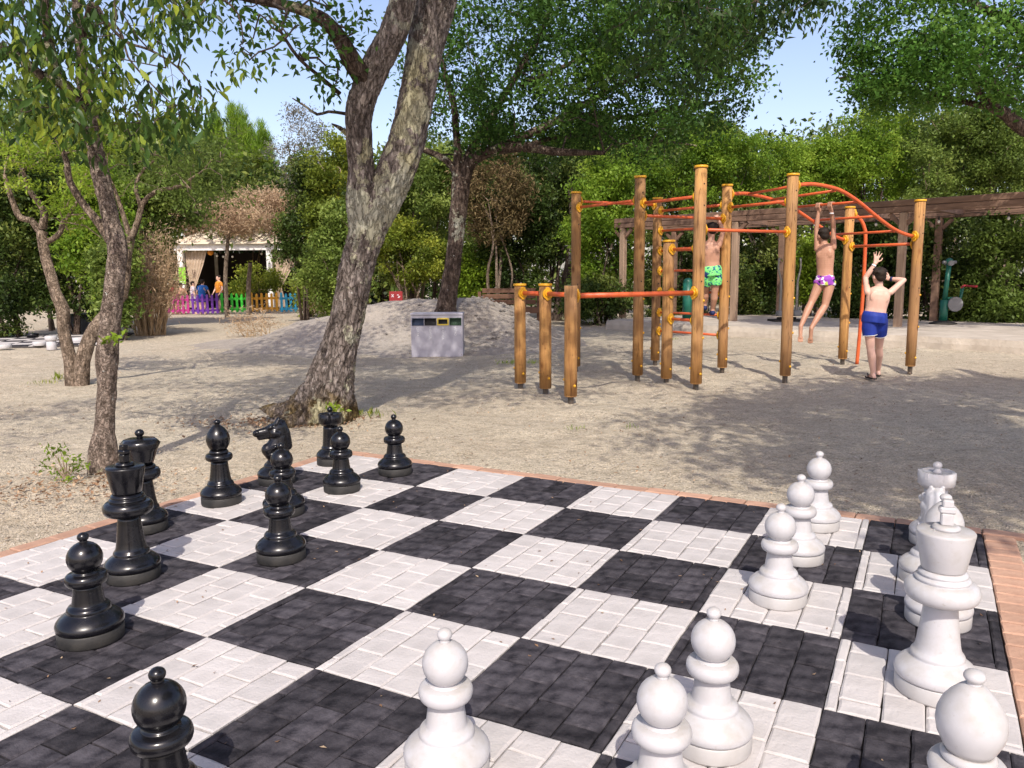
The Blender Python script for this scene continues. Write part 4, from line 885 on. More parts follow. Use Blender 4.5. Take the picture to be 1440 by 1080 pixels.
# ------------------------------------------------------------------ pergola
per = thing('pergola', 'brown timber pergola with stacked plank beams behind the climbing frame', 'pergola', (5.6, 19.35, .2))
fp = [np.array(G(875, 457)[:2]), np.array(G(1038, 463)[:2]), np.array(G(1261, 474)[:2])]
d_ = (fp[2]-fp[0])/np.linalg.norm(fp[2]-fp[0]); n_ = np.array([-d_[1], d_[0]]); n_ = n_ if n_[1] > 0 else -n_
fp[1] = fp[0]+d_*((fp[1]-fp[0])@d_); fp = [fp[0], fp[1], fp[2], fp[2]+d_*3.7, fp[2]+d_*7.4]
WP = 2.6
for k, p in enumerate(fp):
    for row in (0, 1):
        q = p+n_*WP*row
        MB().box((*q, 1.395), (.15, .15, 2.39), rz=math.atan2(d_[1], d_[0]), bev=.012).build('post', 'lit_post_wood' if row == 0 else 'beam_wood', per)  # front row's sunlit look is painted: paler wood than the rear row
        for sg in (1, -1):
            br = MB().beam((*(q+d_*sg*.07), 2.36), (*(q+d_*sg*.28), 2.57), .08, .08)
            br.build('brace', 'beam_wood', per)
s0, s1 = fp[0]-d_*.25, fp[-1]+d_*.6
for row in (0, 1):
    for z, h_ in ((2.655, .125), (2.785, .13)):
        L_ = np.linalg.norm(s1-s0); nseg = 4
        for k in range(nseg):
            a = s0+d_*L_*k/nseg+n_*WP*row; b = s0+d_*(L_*(k+1)/nseg-.006)+n_*WP*row
            MB().beam((*a, z), (*b, z), .16, h_-.006, bev=.01).build('beam', 'beam_wood', per)
k = 0.
while k < np.linalg.norm(s1-s0):
    a = s0+d_*k; MB().beam((*(a+n_*.1), 2.70), (*(a+n_*(WP-.1)), 2.70), .10, .14).build('rafter', 'beam_wood', per); k += 1.55
bl = thing('string_lights', 'string of small hanging bulbs under the pergola beam', 'string lights', (*fp[2], 2.5))
pts = []; wire = MB(); nb = 9
for k in range(nb*6+1):
    t = k/(nb*6); p = fp[1]+(fp[4]-fp[1])*t+n_*.35; pts.append((*p, 2.54-.05*abs(math.sin(t*nb*math.pi))))
wire.tube(pts, .006, 5); wire.build('wire', 'rubber', bl)
for k in range(nb):
    p = pts[k*6+3]; mb = MB().tube([(p[0], p[1], p[2]), (p[0], p[1], p[2]-.07)], .018, 8); mb.build('socket', 'rubber', bl); MB().ball((p[0], p[1], p[2]-.10), .028, 10, 7, (1, 1, 1.25)).build('bulb', 'glass_bulb', bl)

# fitness equipment
def kit(label, px, py, Y): 
    g = V(px, py, Y); return thing('exercise_machine', label, 'exercise machine', (g[0], g[1], .22)), g[0], g[1]
t, x, y = kit('green exercise machine with leaning post, grey disc and red handles under the pergola', 1325, 468, 17.3)
MB().lathe([(.28, .22), (.28, .25), (.2, .27), (.09, .30)], 20, (x, y, 0)).build('base', 'rubber', t)
MB().tube([(x, y, .26), (x, y, .75)], .085, 14).tube([(x, y, .7), (x+.05, y, 1.55)], .05, 12).ball((x+.05, y, 1.58), .085).build('post', 'kit_green', t)
MB().tube([(x+.19, y-.12, .66), (x+.19, y-.06, .66)], .16, 18).build('disc', 'grey_plastic', t)
MB().tube([(x+.05, y-.1, 1.55), (x+.05, y+.1, 1.55)], .06, 10).tube([(x-.09, y, 1.57), (x+.2, y, 1.57)], .035, 10).build('hub', 'grey_plastic', t)
MB().tube([(x+.05, y, .78), (x+.36, y+.02, .78), (x+.38, y, 1.02)], .035, 10).build('arm', 'kit_green', t)
MB().tube([(x+.22, y-.25, 1.03), (x+.40, y-.02, 1.06), (x+.62, y-.15, 1.04)], .025, 8).build('handle', 'red', t)
t, x, y = kit('green exercise post with white fitting behind the ladder rungs', 966, 455, 19.5)
MB().lathe([(.2, .22), (.2, .25), (.1, .28)], 18, (x, y, 0)).build('base', 'rubber', t)
MB().tube([(x, y, .24), (x, y, 1.15)], .12, 14).ball((x, y, 1.15), .12).build('post', 'kit_green', t)
MB().tube([(x+.12, y-.05, 1.0), (x+.3, y-.1, 1.02), (x+.3, y-.1, .3)], .03, 8).build('handle', 'grey_metal', t)
t, x, y = kit('step walker machine with two tall bent grey handle bars', 1109, 460, 18.6)
MB().box((x, y+.25, .24), (.7, .5, .05)).build('base', 'rubber', t)
for q in (-.22, .17):
    P, r = smooth_path([(x+q, y, .42), (x+q, y, 1.15), (x+q+.01*np.sign(q), y, 1.22), (x+q*1.35, y, 1.5), (x+q*1.25, y, 1.72)], [.035, .03, .025, .022, .022], .08); MB().tube(P, r, 10).build('handle_bar', 'grey_metal', t)
    MB().box((x+q, y-.02, .42), (.16, .2, .13), bev=.02).build('pedal', 'grey_plastic', t)
MB().tube([(x-.25, y+.1, .30), (x+.2, y+.1, .30)], .03, 8).tube([(x, y+.25, .24), (x, y+.25, 1.2)], .05, 10).build('frame', 'rubber', t)

# bench
gx_, gy_ = V(716, 452, 21.6)[:2]; BN = thing('bench', 'brown wooden plank bench under the trees behind the sand mound', 'bench', (gx_, gy_, 0)); L = 1.75
for k, z in enumerate((.62, .78, .94)): MB().box((gx_, gy_+.52+.05*k, z), (L*.86, .05, .13), bev=.008).build('backrest_plank', 'bench_wood', BN)
for k in range(3): MB().box((gx_, gy_+.06+.17*k, .46), (L, .155, .06), bev=.008).build('seat_plank', 'bench_wood', BN)
MB().box((gx_, gy_+.02-.04, .40), (L, .04, .14)).build('apron', 'bench_wood', BN)
for sx in (-1, 1):
    for yy, h_ in ((.06, .66), (.5, .92)): MB().box((gx_+sx*(L/2-.05), gy_+yy, h_/2), (.09, .09, h_)).build('leg', 'bench_wood', BN)
    MB().box((gx_+sx*(L/2-.05), gy_+.26, .69), (.10, .6, .05)).build('armrest', 'bench_wood', BN)
MB().box((gx_+.2, gy_+.04, .2), (.09, .09, .4)).build('leg', 'bench_wood', BN)

# red board on two stumps
gx_, gy_ = V(557, 425, 22.4)[:2]; t = thing('red_sign', 'small red sign board with white marks on two low posts behind the mound', 'sign', (gx_, gy_, .2)); 
MB().box((gx_, gy_, .80), (.38, .04, .28), bev=.01).build('board', 'red', t)
for q in (-.15, .15): MB().box((gx_+q, gy_+.03, .42), (.07, .05, .75)).build('post', 'bench_wood', t)
mk = MB()
for q in ((.06, .84), (.10, .80), (.08, .77)): MB().box((gx_+q[0], gy_-.023, q[1]), (.05, .004, .022)).build('marking', 'sh_white', t)
MB().beam((gx_-.12, gy_-.023, .78), (gx_-.06, gy_-.023, .86), .004, .02).build('marking', 'sh_white', t); MB().beam((gx_-.12, gy_-.026, .86), (gx_-.06, gy_-.026, .78), .004, .02).build('marking', 'sh_white', t)

# ------------------------------------------------------------------ draughts board at the left
cen = G(40, 480)[:2]; db = thing('draughts_board', 'second chequered game board of black and white tiles on the gravel at the far left', 'game board', (*cen, 0))
ts_ = .45; rz2 = .30; e_i = np.array([math.cos(rz2), math.sin(rz2)]); e_j = np.array([-math.sin(rz2), math.cos(rz2)])
q = [cen+e_i*a*4.15*ts_+e_j*b*4.15*ts_ for a, b in ((-1, -1), (1, -1), (1, 1), (-1, 1))]
MB().add([(*p, .02) for p in q]+[(*p, -.03) for p in q], [(0, 1, 2, 3), (4, 7, 6, 5), (0, 4, 5, 1), (1, 5, 6, 2), (2, 6, 7, 3), (3, 7, 4, 0)]).build('joint_bed', 'joint', db)
for a in range(8):
    for b in range(8):
        c = cen+e_i*(a-3.5)*ts_+e_j*(b-3.5)*ts_; MB().box((*c, .018), (ts_-.012, ts_-.012, .024), rz=rz2, bev=.004).build('white_tile' if (a+b) % 2 else 'black_tile', 'white_paver' if (a+b) % 2 else 'black_paver', db)
def disc(px, py, m_, label, n=1, r=.13, h=.085, z=.03):
    g = G(px, py, z); t = thing('draughts_piece', label, 'draughts piece', (g[0], g[1], z), 'draughts pieces on the left board')
    MB().lathe([(r*.94, z), (r, z+.012), (r, z+h-.012), (r*.94, z+h), (r*.8, z+h+.002), (r*.72, z+h-.006), (r*.3, z+h-.006)], 24, (g[0], g[1], 0)).build('disc', m_, t)
    return g
disc(46, 474, 'black_plastic', 'round black draughts piece alone on the back of the left board')
disc(6, 490, 'white_plastic', 'round white draughts piece cut off by the left edge of the photo'); disc(56, 486, 'white_plastic', 'round white draughts piece left of the tall white stack')
disc(111, 480, 'white_plastic', 'round white draughts piece between the two stems of the forked tree'); disc(166, 476, 'white_plastic', 'round white draughts piece peeking out right of the knobbly trunk')
g = G(73, 492, 0); t = thing('draughts_stack', 'white round pot with a wider white lid standing at the edge of the left board', 'draughts stack', (g[0], g[1], 0))
MB().lathe([(.085, 0), (.09, .01), (.088, .17), (.08, .18)], 24, (g[0], g[1], 0)).build('lower_disc', 'white_plastic', t); MB().lathe([(.10, .182), (.108, .19), (.108, .26), (.10, .272), (.05, .274)], 24, (g[0], g[1], 0)).build('upper_disc', 'white_plastic', t)
g = G(116, 470)[:2]; t = thing('storage_box', 'dark grey storage box behind the draughts board', 'box', (*g, 0))
MB().box((*(g+np.array([0, .35])), .23), (.78, .6, .46), bev=.012).build('body', 'dark_box', t); MB().box((*(g+np.array([0, .35])), .48), (.84, .66, .04), bev=.01).build('lid', 'dark_box', t)

# ------------------------------------------------------------------ pavilion and play corner
YP = 34.; gp = lambda x, y: V(x, y, YP)
pv = thing('pavilion', 'white framed garden pavilion with cream roof and tied curtains behind the coloured fence', 'pavilion', (*gp(320, 440)[:2], 0))
xl, xr = gp(257, 400)[0], gp(381, 400)[0]; zt = gp(320, 352)[2]
for k, (xx, yy) in enumerate(((xl, YP), (xr, YP), (xl, YP+4), (xr, YP+4), (xr+3.6, YP))): MB().box((xx, yy, zt/2), (.22, .22, zt)).build('column', 'white_wall', pv)
MB().box(((xl+xr)/2, YP, zt+.13), (xr-xl+.5, .26, .26)).box((xr+2.1, YP, zt+.13), (3.4, .26, .26)).build('beam', 'white_wall', pv)
MB().box(((xl+xr)/2, YP+4, zt/2), (xr-xl, .1, zt)).box((xl-.06, YP+2.1, zt/2), (.05, 3.6, zt)).build('back_wall', 'shade_wall', pv)  # near-black walls put the shade of the pavilion's inside into their colour
a = [(xl-.4, YP-.3), (xr+4, YP-.3), (xr+4, YP+4.5), (xl-.4, YP+4.5)]; zr = zt+.262
MB().add([(*p, zr) for p in a]+[(xl+1.2, YP+2, zr+1.1), (xr+2.4, YP+2, zr+1.1)], [(0, 1, 5, 4), (1, 2, 5), (2, 3, 4, 5), (3, 0, 4), (3, 2, 1, 0)]).build('roof', 'cream', pv)
def curtain(x0, x1, xt, ytie):
    v = []; f = []; n = 13
    rowsz = [(zt-.02, x0, x1), (zt-.6, x0, x0+(x1-x0)*.8), (ytie, xt-.10, xt+.12), (ytie-.35, xt-.16, xt+.2), (.1, xt-.2, xt+.3)]
    for z, a_, b_ in rowsz: v += [(a_+(b_-a_)*k/(n-1), YP+.18+.07*(k % 2)*(1 if z != ytie else .4), z) for k in range(n)]
    for i in range(len(rowsz)-1): f += [(i*n+k, i*n+k+1, (i+1)*n+k+1, (i+1)*n+k) for k in range(n-1)]
    MB().add(v, f).build('curtain', 'curtain', pv)
curtain(xl+.12, xl+1.05, xl+.35, .95); curtain(xr+.15, xr+1.2, xr+.28, .95)
t = thing('lime_sign', 'lime green notice board on the left pavilion column', 'sign', (xl+.05, YP-.2, 1.2))
gs = [gp(253, 376), gp(264, 399)]; MB().box(((gs[0][0]+gs[1][0])/2, YP-.16, (gs[0][2]+gs[1][2])/2), (gs[1][0]-gs[0][0], .03, gs[0][2]-gs[1][2])).build('board', 'lime', t)
mk = MB(); 
for k, w_ in enumerate((.16, .2, .12, .18)): MB().box(((gs[0][0]+gs[1][0])/2, YP-.178, .97+.08*k), (w_, .004, .025)).build('marking', 'print_white', t)
t = thing('hanging_lights', 'row of small round lanterns hanging in the pavilion opening', 'lanterns', (*gp(300, 350)[:2], 2.4))
for k, (px, py, r) in enumerate(((296, 317+36, .13), (305, 358, .05), (314, 359, .05), (327, 359, .05), (368, 355, .05))): MB().ball(V(px, py+2, YP+.3), r, 12, 8).build('lantern', 'sh_orange' if k == 0 else 'glass_bulb', t)
FEN = [(233, 268, 29.4, 0, 'magenta'), (268, 309, 29.2, 1, 'purple'), (309, 351, 30.2, 2, 'bright green'), (351, 393, 30.6, 3, 'orange'), (393, 419, 30.2, 4, 'sky blue')]
for px0, px1, Y, k, nm in FEN:
    p0, p1 = V(px0, 430, Y), V(px1, 430, Y+.3); t = thing('picket_fence', '%s plastic picket fence panel in front of the pavilion' % nm, 'fence', ((p0[0]+p1[0])/2, Y, 0), 'coloured picket fence panels')
    Lx = p1[0]-p0[0]; n = max(4, int(round(Lx/.17))); yy = lambda q: Y+.3*q
    for r_ in (.16, .56): MB().beam((p0[0], Y+.03, r_), (p1[0]-.02, Y+.33, r_), .03, .09).build('rail', 'fen%d' % k, t)
    for q in range(n):
        xx = p0[0]+(q+.5)*Lx/n; yq = Y+.3*(q+.5)/n; h_ = .80-.05*abs(math.sin(q*1.3))
        ol = [(-.045, .05), (.045, .05), (.045, h_-.06), (.03, h_-.015), (0, h_), (-.03, h_-.015), (-.045, h_-.06)]; m_ = len(ol)
        v = [(xx+a_, yq-.02, z) for a_, z in ol]+[(xx+a_, yq+.005, z) for a_, z in ol]; MB().add(v, [tuple(range(m_)), tuple(range(2*m_-1, m_-1, -1))]+[((c+1) % m_, c, m_+c, m_+(c+1) % m_) for c in range(m_)]).build('picket', 'fen%d' % k, t)
def kid(label, px, Y, h, top, bottom, skin='skin', face=(0, 1, 0), bare=False, lean=0., arm=.25):
    x = V(px, 400, Y)[0]; s = h/1.42; z = lambda k: k*h; f_ = np.array(face, float); f_ /= np.linalg.norm(f_); a_ = np.array([f_[1], -f_[0], 0]); c = np.array([x, Y, 0])
    J = dict(head=c+[lean, 0, z(.92)], neck=c+[lean*.8, 0, z(.83)], pelvis=c+[0, 0, z(.5)])
    for q, sg in (('l', -1), ('r', 1)):
        J['sh'+q] = c+a_*sg*.115*h+[lean*.8, 0, z(.79)]; J['el'+q] = c+a_*sg*(.16+.1*arm)*h+f_*.06*h*arm+[lean*.6, 0, z(.62)]; J['wr'+q] = c+a_*sg*.17*h+f_*.35*h*arm+[lean*.5, 0, z(.52)]
        J['hip'+q] = c+a_*sg*.055*h+[0, 0, z(.47)]; J['kn'+q] = c+a_*sg*.06*h+f_*.02*h+[0, 0, z(.26)]; J['an'+q] = c+a_*sg*.065*h+[0, 0, .06]
    cl = [('shorts', shorts(.85, .55, 1.2), bottom, .015)]+([] if bare else [('shirt', shirt(), top, .015)])
    figure(label, (x, Y, 0), J, skin, clothes=cl, voxel=.013, feet=dict(l=f_, r=f_), headdir=f_, hs=s)
kid('child in a bright blue shirt leaning at the purple fence', 283, 29.75, 1.32, 'sh_blue', 'royal', 'skin2', (.1, 1, 0), lean=.05)
kid('child in a white shirt left of the child in blue', 271, 30.2, 1.25, 'sh_white', 'sh_white', 'skin2', (.8, .4, 0))
kid('child in an orange shirt standing beside the slim tree trunk by the pavilion', 308, 30.9, 1.48, 'sh_orange', 'dk_cloth', 'skin2', (-.6, -.7, 0))
kid('bare-backed child with dark hair behind the magenta fence', 254, 30.0, 1.2, 'skin', 'dk_cloth', 'skin', (0, 1, 0), True)
kid('child in a dark red shirt at the left end of the magenta fence', 243, 30.1, 1.22, 'sh_red', 'dk_cloth', 'skin', (.3, 1, 0))

# ------------------------------------------------------------------ main trees
# 1 leaning lichen-covered oak
b = V(447, 590, 7.35); T3 = thing('oak_tree', 'big leaning forked tree with rough lichen-spotted bark beside the chessboard', 'tree', (b[0], b[1], 0))
p7 = lambda L_, Y=7.35: [V(q[0], q[1], Y+(q[2] if len(q) > 2 else 0)) for q in L_]
pr = lambda w_, Y=7.35: [q*Y/FPX/2 for q in w_]
tp = p7([(440, 606), (452, 575), (464, 530), (477, 485), (492, 430), (502, 380), (514, 330), (523, 290)]); tp[0][2] = -.1
limb(T3, 'trunk', tp, pr([92, 76, 58, 46, 45, 46, 46, 34]), 'bark_big', 110, .015, .26, 15, flare=.75)
limb(T3, 'limb', p7([(508, 372), (510, 325), (507, 285, -.02), (508, 240, -.02), (505, 200, -.05), (507, 150, -.1), (528, 95, -.15), (553, 45, -.2), (566, 0, -.25), (575, -60, -.3), (580, -180, -.5)]), pr([20, 36, 38, 35, 34, 36, 37, 34, 31, 28, 18]), 'bark_big', 80, .018, .24, 16)
limb(T3, 'limb', p7([(508, 380), (518, 330), (535, 285, .02), (556, 240, .04), (573, 195, .06), (586, 140, .1), (594, 90, .1), (603, 40, .15), (612, 0, .2), (628, -80, .3), (640, -200, .5)]), pr([22, 40, 48, 49, 48, 46, 45, 48, 52, 46, 24]), 'bark_big', 90, .018, .24, 16)
limb(T3, 'limb', p7([(515, 115, -.15), (494, 85, -.3), (478, 55, -.4), (455, 28, -.5), (420, 12, -.6), (380, 3, -.7), (330, -6, -.8)]), pr([30, 24, 20, 18, 14, 11, 8]), 'bark_dark', 14, .05, .14, 14)
limb(T3, 'limb', p7([(478, 132, -.1), (455, 112, -.2), (420, 82, -.3), (395, 45, -.4), (378, 22, -.5)]), pr([6, 5, 4.5, 4, 3]), 'bark_dark', 8, .08, .1, 14)
limb(T3, 'dead_twig', p7([(486, 160), (462, 157, -.05), (446, 161, -.1), (430, 150, -.15), (411, 138, -.2)]), pr([5, 4, 4, 3, 1.5]), 'bark_dark', 8, .06, .1, 14)
limb(T3, 'dead_twig', p7([(490, 190), (478, 180, -.05), (466, 174, -.08)]), pr([8, 6, 2]), 'bark_dark', 8, .06, .1, 14)
anch = np.array(p7([(330, -6, -.8), (380, 3, -.7), (420, 12, -.6), (395, 45, -.4), (420, 82, -.3), (455, 28, -.5), (566, 0, -.25), (612, 0, .2), (640, 40, .3), (700, -40, .6), (580, -180, -.5), (640, -200, .5)]))
cl = [V(x, y, 7.35+rng.uniform(-1.2, .2)) for x, y in ((345, 8), (365, 20), (300, 5), (325, 12), (395, 15), (420, 35), (450, 50), (470, 70), (405, 50), (430, 85), (452, 108), (470, 120), (410, 5), (465, 12), (485, 30), (500, 45), (440, 0), (345, 62), (350, 85), (505, 10), (475, 95))]
cl2 = clumps_in((-1.2, 7.6, 7.2), (3.8, 3.0, 1.4), 170, .4, .36)
cl = np.array(cl); twigs(T3, anch, cl, .012, 'bark_dark', frac=.9); crown(T3, cl, 30, .20, .075, 'oak', asp=.5, droop=.5, tmin=.0)
cl2 = np.concatenate([cl2, clumps_in((-.4, 4.4, 6.7), (2.9, 2.3, .9), 105, .3, .40, 8)]); twigs(T3, anch, cl2, .03, 'bark_dark', frac=.6); crown(T3, cl2, 110, .50, .10, 'oak', 'upper_crown', asp=.55)
hg = np.array([V(cx_+rng.normal()*rx_*.5, cy_+rng.normal()*ry_*.5, 9.5+rng.uniform(-1, 1)) for cx_, cy_, rx_, ry_, n in ((930, 30, 60, 50, 16), (1000, 20, 50, 50, 16), (1060, 10, 50, 40, 14), (1110, 0, 40, 40, 10), (1150, -10, 40, 30, 8), (985, 90, 30, 30, 7), (1025, 60, 24, 26, 6), (900, 90, 30, 30, 4)) for k in range(n)])
limb(T3, 'limb', [V(640, -200, 7.85), V(760, -160, 8.6), V(900, -90, 9.2), V(1010, -30, 9.5), V(1080, 10, 9.6)], [.10, .07, .05, .03, .01], 'bark_dark', 10, .15, .12, 12)
twigs(T3, np.array([V(760, -160, 8.6), V(900, -90, 9.2), V(960, -60, 9.4), V(1010, -30, 9.5), V(1080, 10, 9.6)]), hg, .010, 'bark_dark', frac=.9); crown(T3, hg, 34, .22, .10, 'laurel', 'hanging_foliage', asp=.4, droop=.9, tmin=-.2, tvar=.8)
# sprigs at its root
cl = np.array([V(466, 573, 7.0), V(478, 574, 7.0), V(470, 577, 6.98)]); crown(T3, cl, 14, .05, .05, 'lime_leaf', 'sprout')

# 2 knobbly slender tree at the left
Y1 = 5.44; b = V(145, 664, Y1); T1 = thing('bay_tree', 'slender tree with knobbly trunk and large drooping leaves left of the chessboard', 'tree', (b[0], b[1], 0))
p1 = lambda L_: [V(q[0], q[1], Y1+(q[2] if len(q) > 2 else 0)) for q in L_]; r1 = lambda w_: [q*.80*Y1/FPX/2 for q in w_]
tp = p1([(144, 676), (144, 640), (147, 590), (150, 545), (150, 510), (152, 480), (158, 430), (163, 385), (166, 350), (158, 315), (148, 275), (138, 235), (130, 195), (124, 160), (112, 130)]); tp[0][2] = -.08
limb(T1, 'trunk', tp, r1([46, 36, 30, 31, 35, 31, 32, 32, 31, 28, 26, 25, 25, 24, 22]), 'bark_knob', 44, .018, .16, 16, knob=.22, flare=.3)
limb(T1, 'limb', p1([(124, 160), (100, 130, -.1), (76, 100, -.15), (67, 45, -.2), (60, -20, -.2), (50, -120, -.1)]), r1([24, 19, 17, 15, 13, 8]), 'bark_dark', 14, .04, .14, 16)
limb(T1, 'limb', p1([(90, 118, -.15), (60, 107, -.2), (30, 84, -.25), (0, 66, -.3), (-60, 40, -.4), (-160, 0, -.4)]), r1([18, 16, 15, 14, 11, 6]), 'bark_dark', 14, .04, .14, 16)
limb(T1, 'limb', p1([(118, 140), (116, 100, .1), (112, 65, .15), (108, 20, .2), (104, -40, .2), (110, -140, .2)]), r1([22, 18, 16, 14, 12, 7]), 'bark_knob', 14, .04, .14, 16)
limb(T1, 'limb', p1([(164, 358, .0), (152, 332, .02), (136, 310, .06), (118, 288, .1), (98, 255, .12), (94, 228, .14), (82, 200, .16), (72, 185, .2)]), r1([14, 17, 15, 14, 12, 10, 8, 5]), 'bark_pale', 12, .04, .14, 16)
limb(T1, 'limb', p1([(116, 60, .15), (128, 5, .0), (150, 30, -.1), (175, 58, -.1), (210, 70, -.15), (250, 95, -.2), (282, 140, -.2)]), r1([9, 8, 6, 5, 4, 3, 1.5]), 'bark_dark', 8, .06, .08, 14)
limb(T1, 'limb', p1([(160, 33, -.1), (172, 50, -.15), (180, 80, -.2), (205, 110, -.25), (240, 145, -.3), (262, 165, -.3)]), r1([5, 4, 3.5, 3, 2, 1]), 'bark_dark', 8, .06, .08, 14)
limb(T1, 'limb', p1([(104, -40, .2), (170, -45, 0), (240, -30, -.2), (300, -10, -.3), (335, 20, -.35), (342, 60, -.35)]), r1([8, 7, 5, 4, 3, 1.5]), 'bark_dark', 8, .06, .08, 14)
cpx = []
for cx_, cy_, rx_, ry_, n in ((70, 60, 90, 75, 46), (60, 140, 80, 40, 24), (120, 30, 40, 40, 14), (160, 120, 45, 40, 14), (200, 165, 60, 30, 9), (145, 165, 40, 30, 8), (255, 115, 30, 36, 6), (215, 40, 40, 40, 6), (235, 165, 50, 22, 8), (280, 150, 24, 18, 5), (205, -10, 60, 24, 10), (270, -6, 40, 18, 4), (338, 72, 10, 16, 2), (230, 8, 40, 30, 6), (40, -60, 140, 60, 34)):
    for k in range(n):
        a = rng.uniform(0, 6.28); q = math.sqrt(rng.uniform()); cpx.append(V(cx_+rx_*q*math.cos(a), cy_+ry_*q*math.sin(a), Y1+rng.uniform(-.9, .9)))
cl = np.array(cpx); anch = np.array(p1([(76, 100, -.15), (67, 45, -.2), (60, -20, -.2), (30, 84, -.25), (0, 66, -.3), (116, 100, .1), (108, 20, .2), (104, -40, .2), (150, 30, -.1), (210, 70, -.15), (250, 95, -.2), (282, 140, -.2), (205, 110, -.25), (240, 145, -.3), (262, 165, -.3), (130, 170), (300, -10, -.3), (342, 60, -.35), (170, -45, 0)]))
clu = np.concatenate([clumps_in((-4.6, 3.0, 5.0), (1.9, 1.5, .5), 60, .3, .42, 3), clumps_in((-3.2, 5.4, 5.4), (1.8, 1.3, .5), 55, .3, .42, 5)]); crown(T1, clu[::2], 40, .3, .10, 'laurel', 'upper_crown', asp=.4, droop=.6); clu = clu[::2]; twigs(T1, np.array(p1([(60, -20, -.2), (104, -140, .2), (104, -40, .2)])), clu, .02, 'bark_dark', frac=.9)
twigs(T1, anch, cl, .006, 'bark_dark', frac=.95, sag=.15); crown(T1, cl, 13, .15, .080, 'laurel', asp=.36, droop=1.3, up=.1, six=True, tmin=-.05)
cl = np.array([V(155+rng.uniform(-9, 9), 476+rng.uniform(-3, 3), Y1-.14) for k in range(4)]); crown(T1, cl, 8, .03, .045, 'lime_leaf', 'sprout')

# 3 forked pale tree
Y2 = 10.05; b = V(112, 541, Y2); T2 = thing('forked_tree', 'small forked tree with smooth pale twisted stems left of the knobbly trunk', 'tree', (b[0], b[1], 0))
p2 = lambda L_: [V(q[0], q[1], Y2+(q[2] if len(q) > 2 else 0)) for q in L_]; r2 = lambda w_: [q*Y2/FPX/2 for q in w_]
limb(T2, 'trunk', p2([(104, 546), (103, 520), (96, 490), (90, 460), (90, 435), (80, 410), (70, 375), (63, 345), (60, 325)]), r2([20, 19, 17, 16, 17, 15, 14, 13, 13]), 'bark_pale', 20, .04, .12, 12, knob=.12, wob=.05)
limb(T2, 'trunk', p2([(115, 546), (114, 520), (120, 490), (130, 465, .1), (150, 440, .3), (172, 415, .3), (178, 390, .25), (178, 365, .2), (184, 335, .2)]), r2([22, 20, 19, 18, 16, 14, 13, 12, 10]), 'bark_pale', 20, .04, .12, 12, knob=.12, wob=.05)
for q, r_ in (([(60, 328), (44, 310), (28, 307), (18, 290), (8, 262), (6, 245)], [10, 9, 9, 8, 7, 5]), ([(60, 322), (62, 300), (50, 282), (38, 266), (30, 240), (20, 225)], [11, 9, 8, 7, 5, 3]), ([(62, 342), (76, 336), (86, 326), (90, 312), (98, 302)], [9, 8, 7, 7, 5]),
              ([(183, 338), (176, 315), (168, 290), (160, 265), (150, 240)], [8, 7, 6, 5, 3]), ([(184, 335), (192, 312), (200, 285), (222, 268), (250, 262), (285, 240)], [9, 8, 7, 6, 5, 2]), ([(198, 295), (190, 265), (200, 240), (225, 220)], [6, 5, 4, 2]), ([(97, 303), (110, 280), (118, 250), (140, 230)], [5, 4, 3, 2]), ([(30, 240), (60, 225), (95, 215)], [4, 3, 2])):
    limb(T2, 'limb', p2(q), r2(r_), 'bark_pale', 10, .06, .1, 12, wob=.05)
anch = np.array(p2([(8, 262), (6, 245), (30, 240), (98, 302), (90, 312), (150, 240), (160, 265), (225, 220), (285, 240), (118, 250), (140, 230), (95, 215), (250, 262)]))
cpx = [V(cx_+rng.normal()*rx_*.5, cy_+rng.normal()*ry_*.5, Y2+rng.uniform(-.7, .7)) for cx_, cy_, rx_, ry_, n in ((30, 225, 40, 22, 16), (25, 262, 24, 12, 7), (60, 205, 50, 14, 12), (105, 285, 22, 20, 7), (110, 310, 20, 20, 6), (75, 290, 18, 12, 5), (125, 260, 22, 20, 6), (90, 240, 30, 14, 6), (15, 200, 30, 12, 6), (130, 200, 40, 20, 8)) for k in range(n)]
cl = np.array(cpx); twigs(T2, anch, cl, .009, 'bark_pale', frac=.9); crown(T2, cl, 40, .17, .06, 'lime_leaf', asp=.42, up=.9, flat=.4)
cpx = [V(cx_+rng.normal()*rx_*.5, cy_+rng.normal()*ry_*.5, Y2+rng.uniform(-.5, 1.2)) for cx_, cy_, rx_, ry_, n in ((225, 250, 70, 40, 26), (270, 215, 60, 40, 20), (200, 210, 50, 30, 12), (290, 270, 40, 35, 12), (160, 330, 14, 40, 5)) for k in range(n)]
cl = np.array(cpx); twigs(T2, anch, cl, .008, 'bark_pale', frac=.9); crown(T2, cl, 52, .22, .06, 'olive', 'upper_crown', asp=.4, tvar=.8)

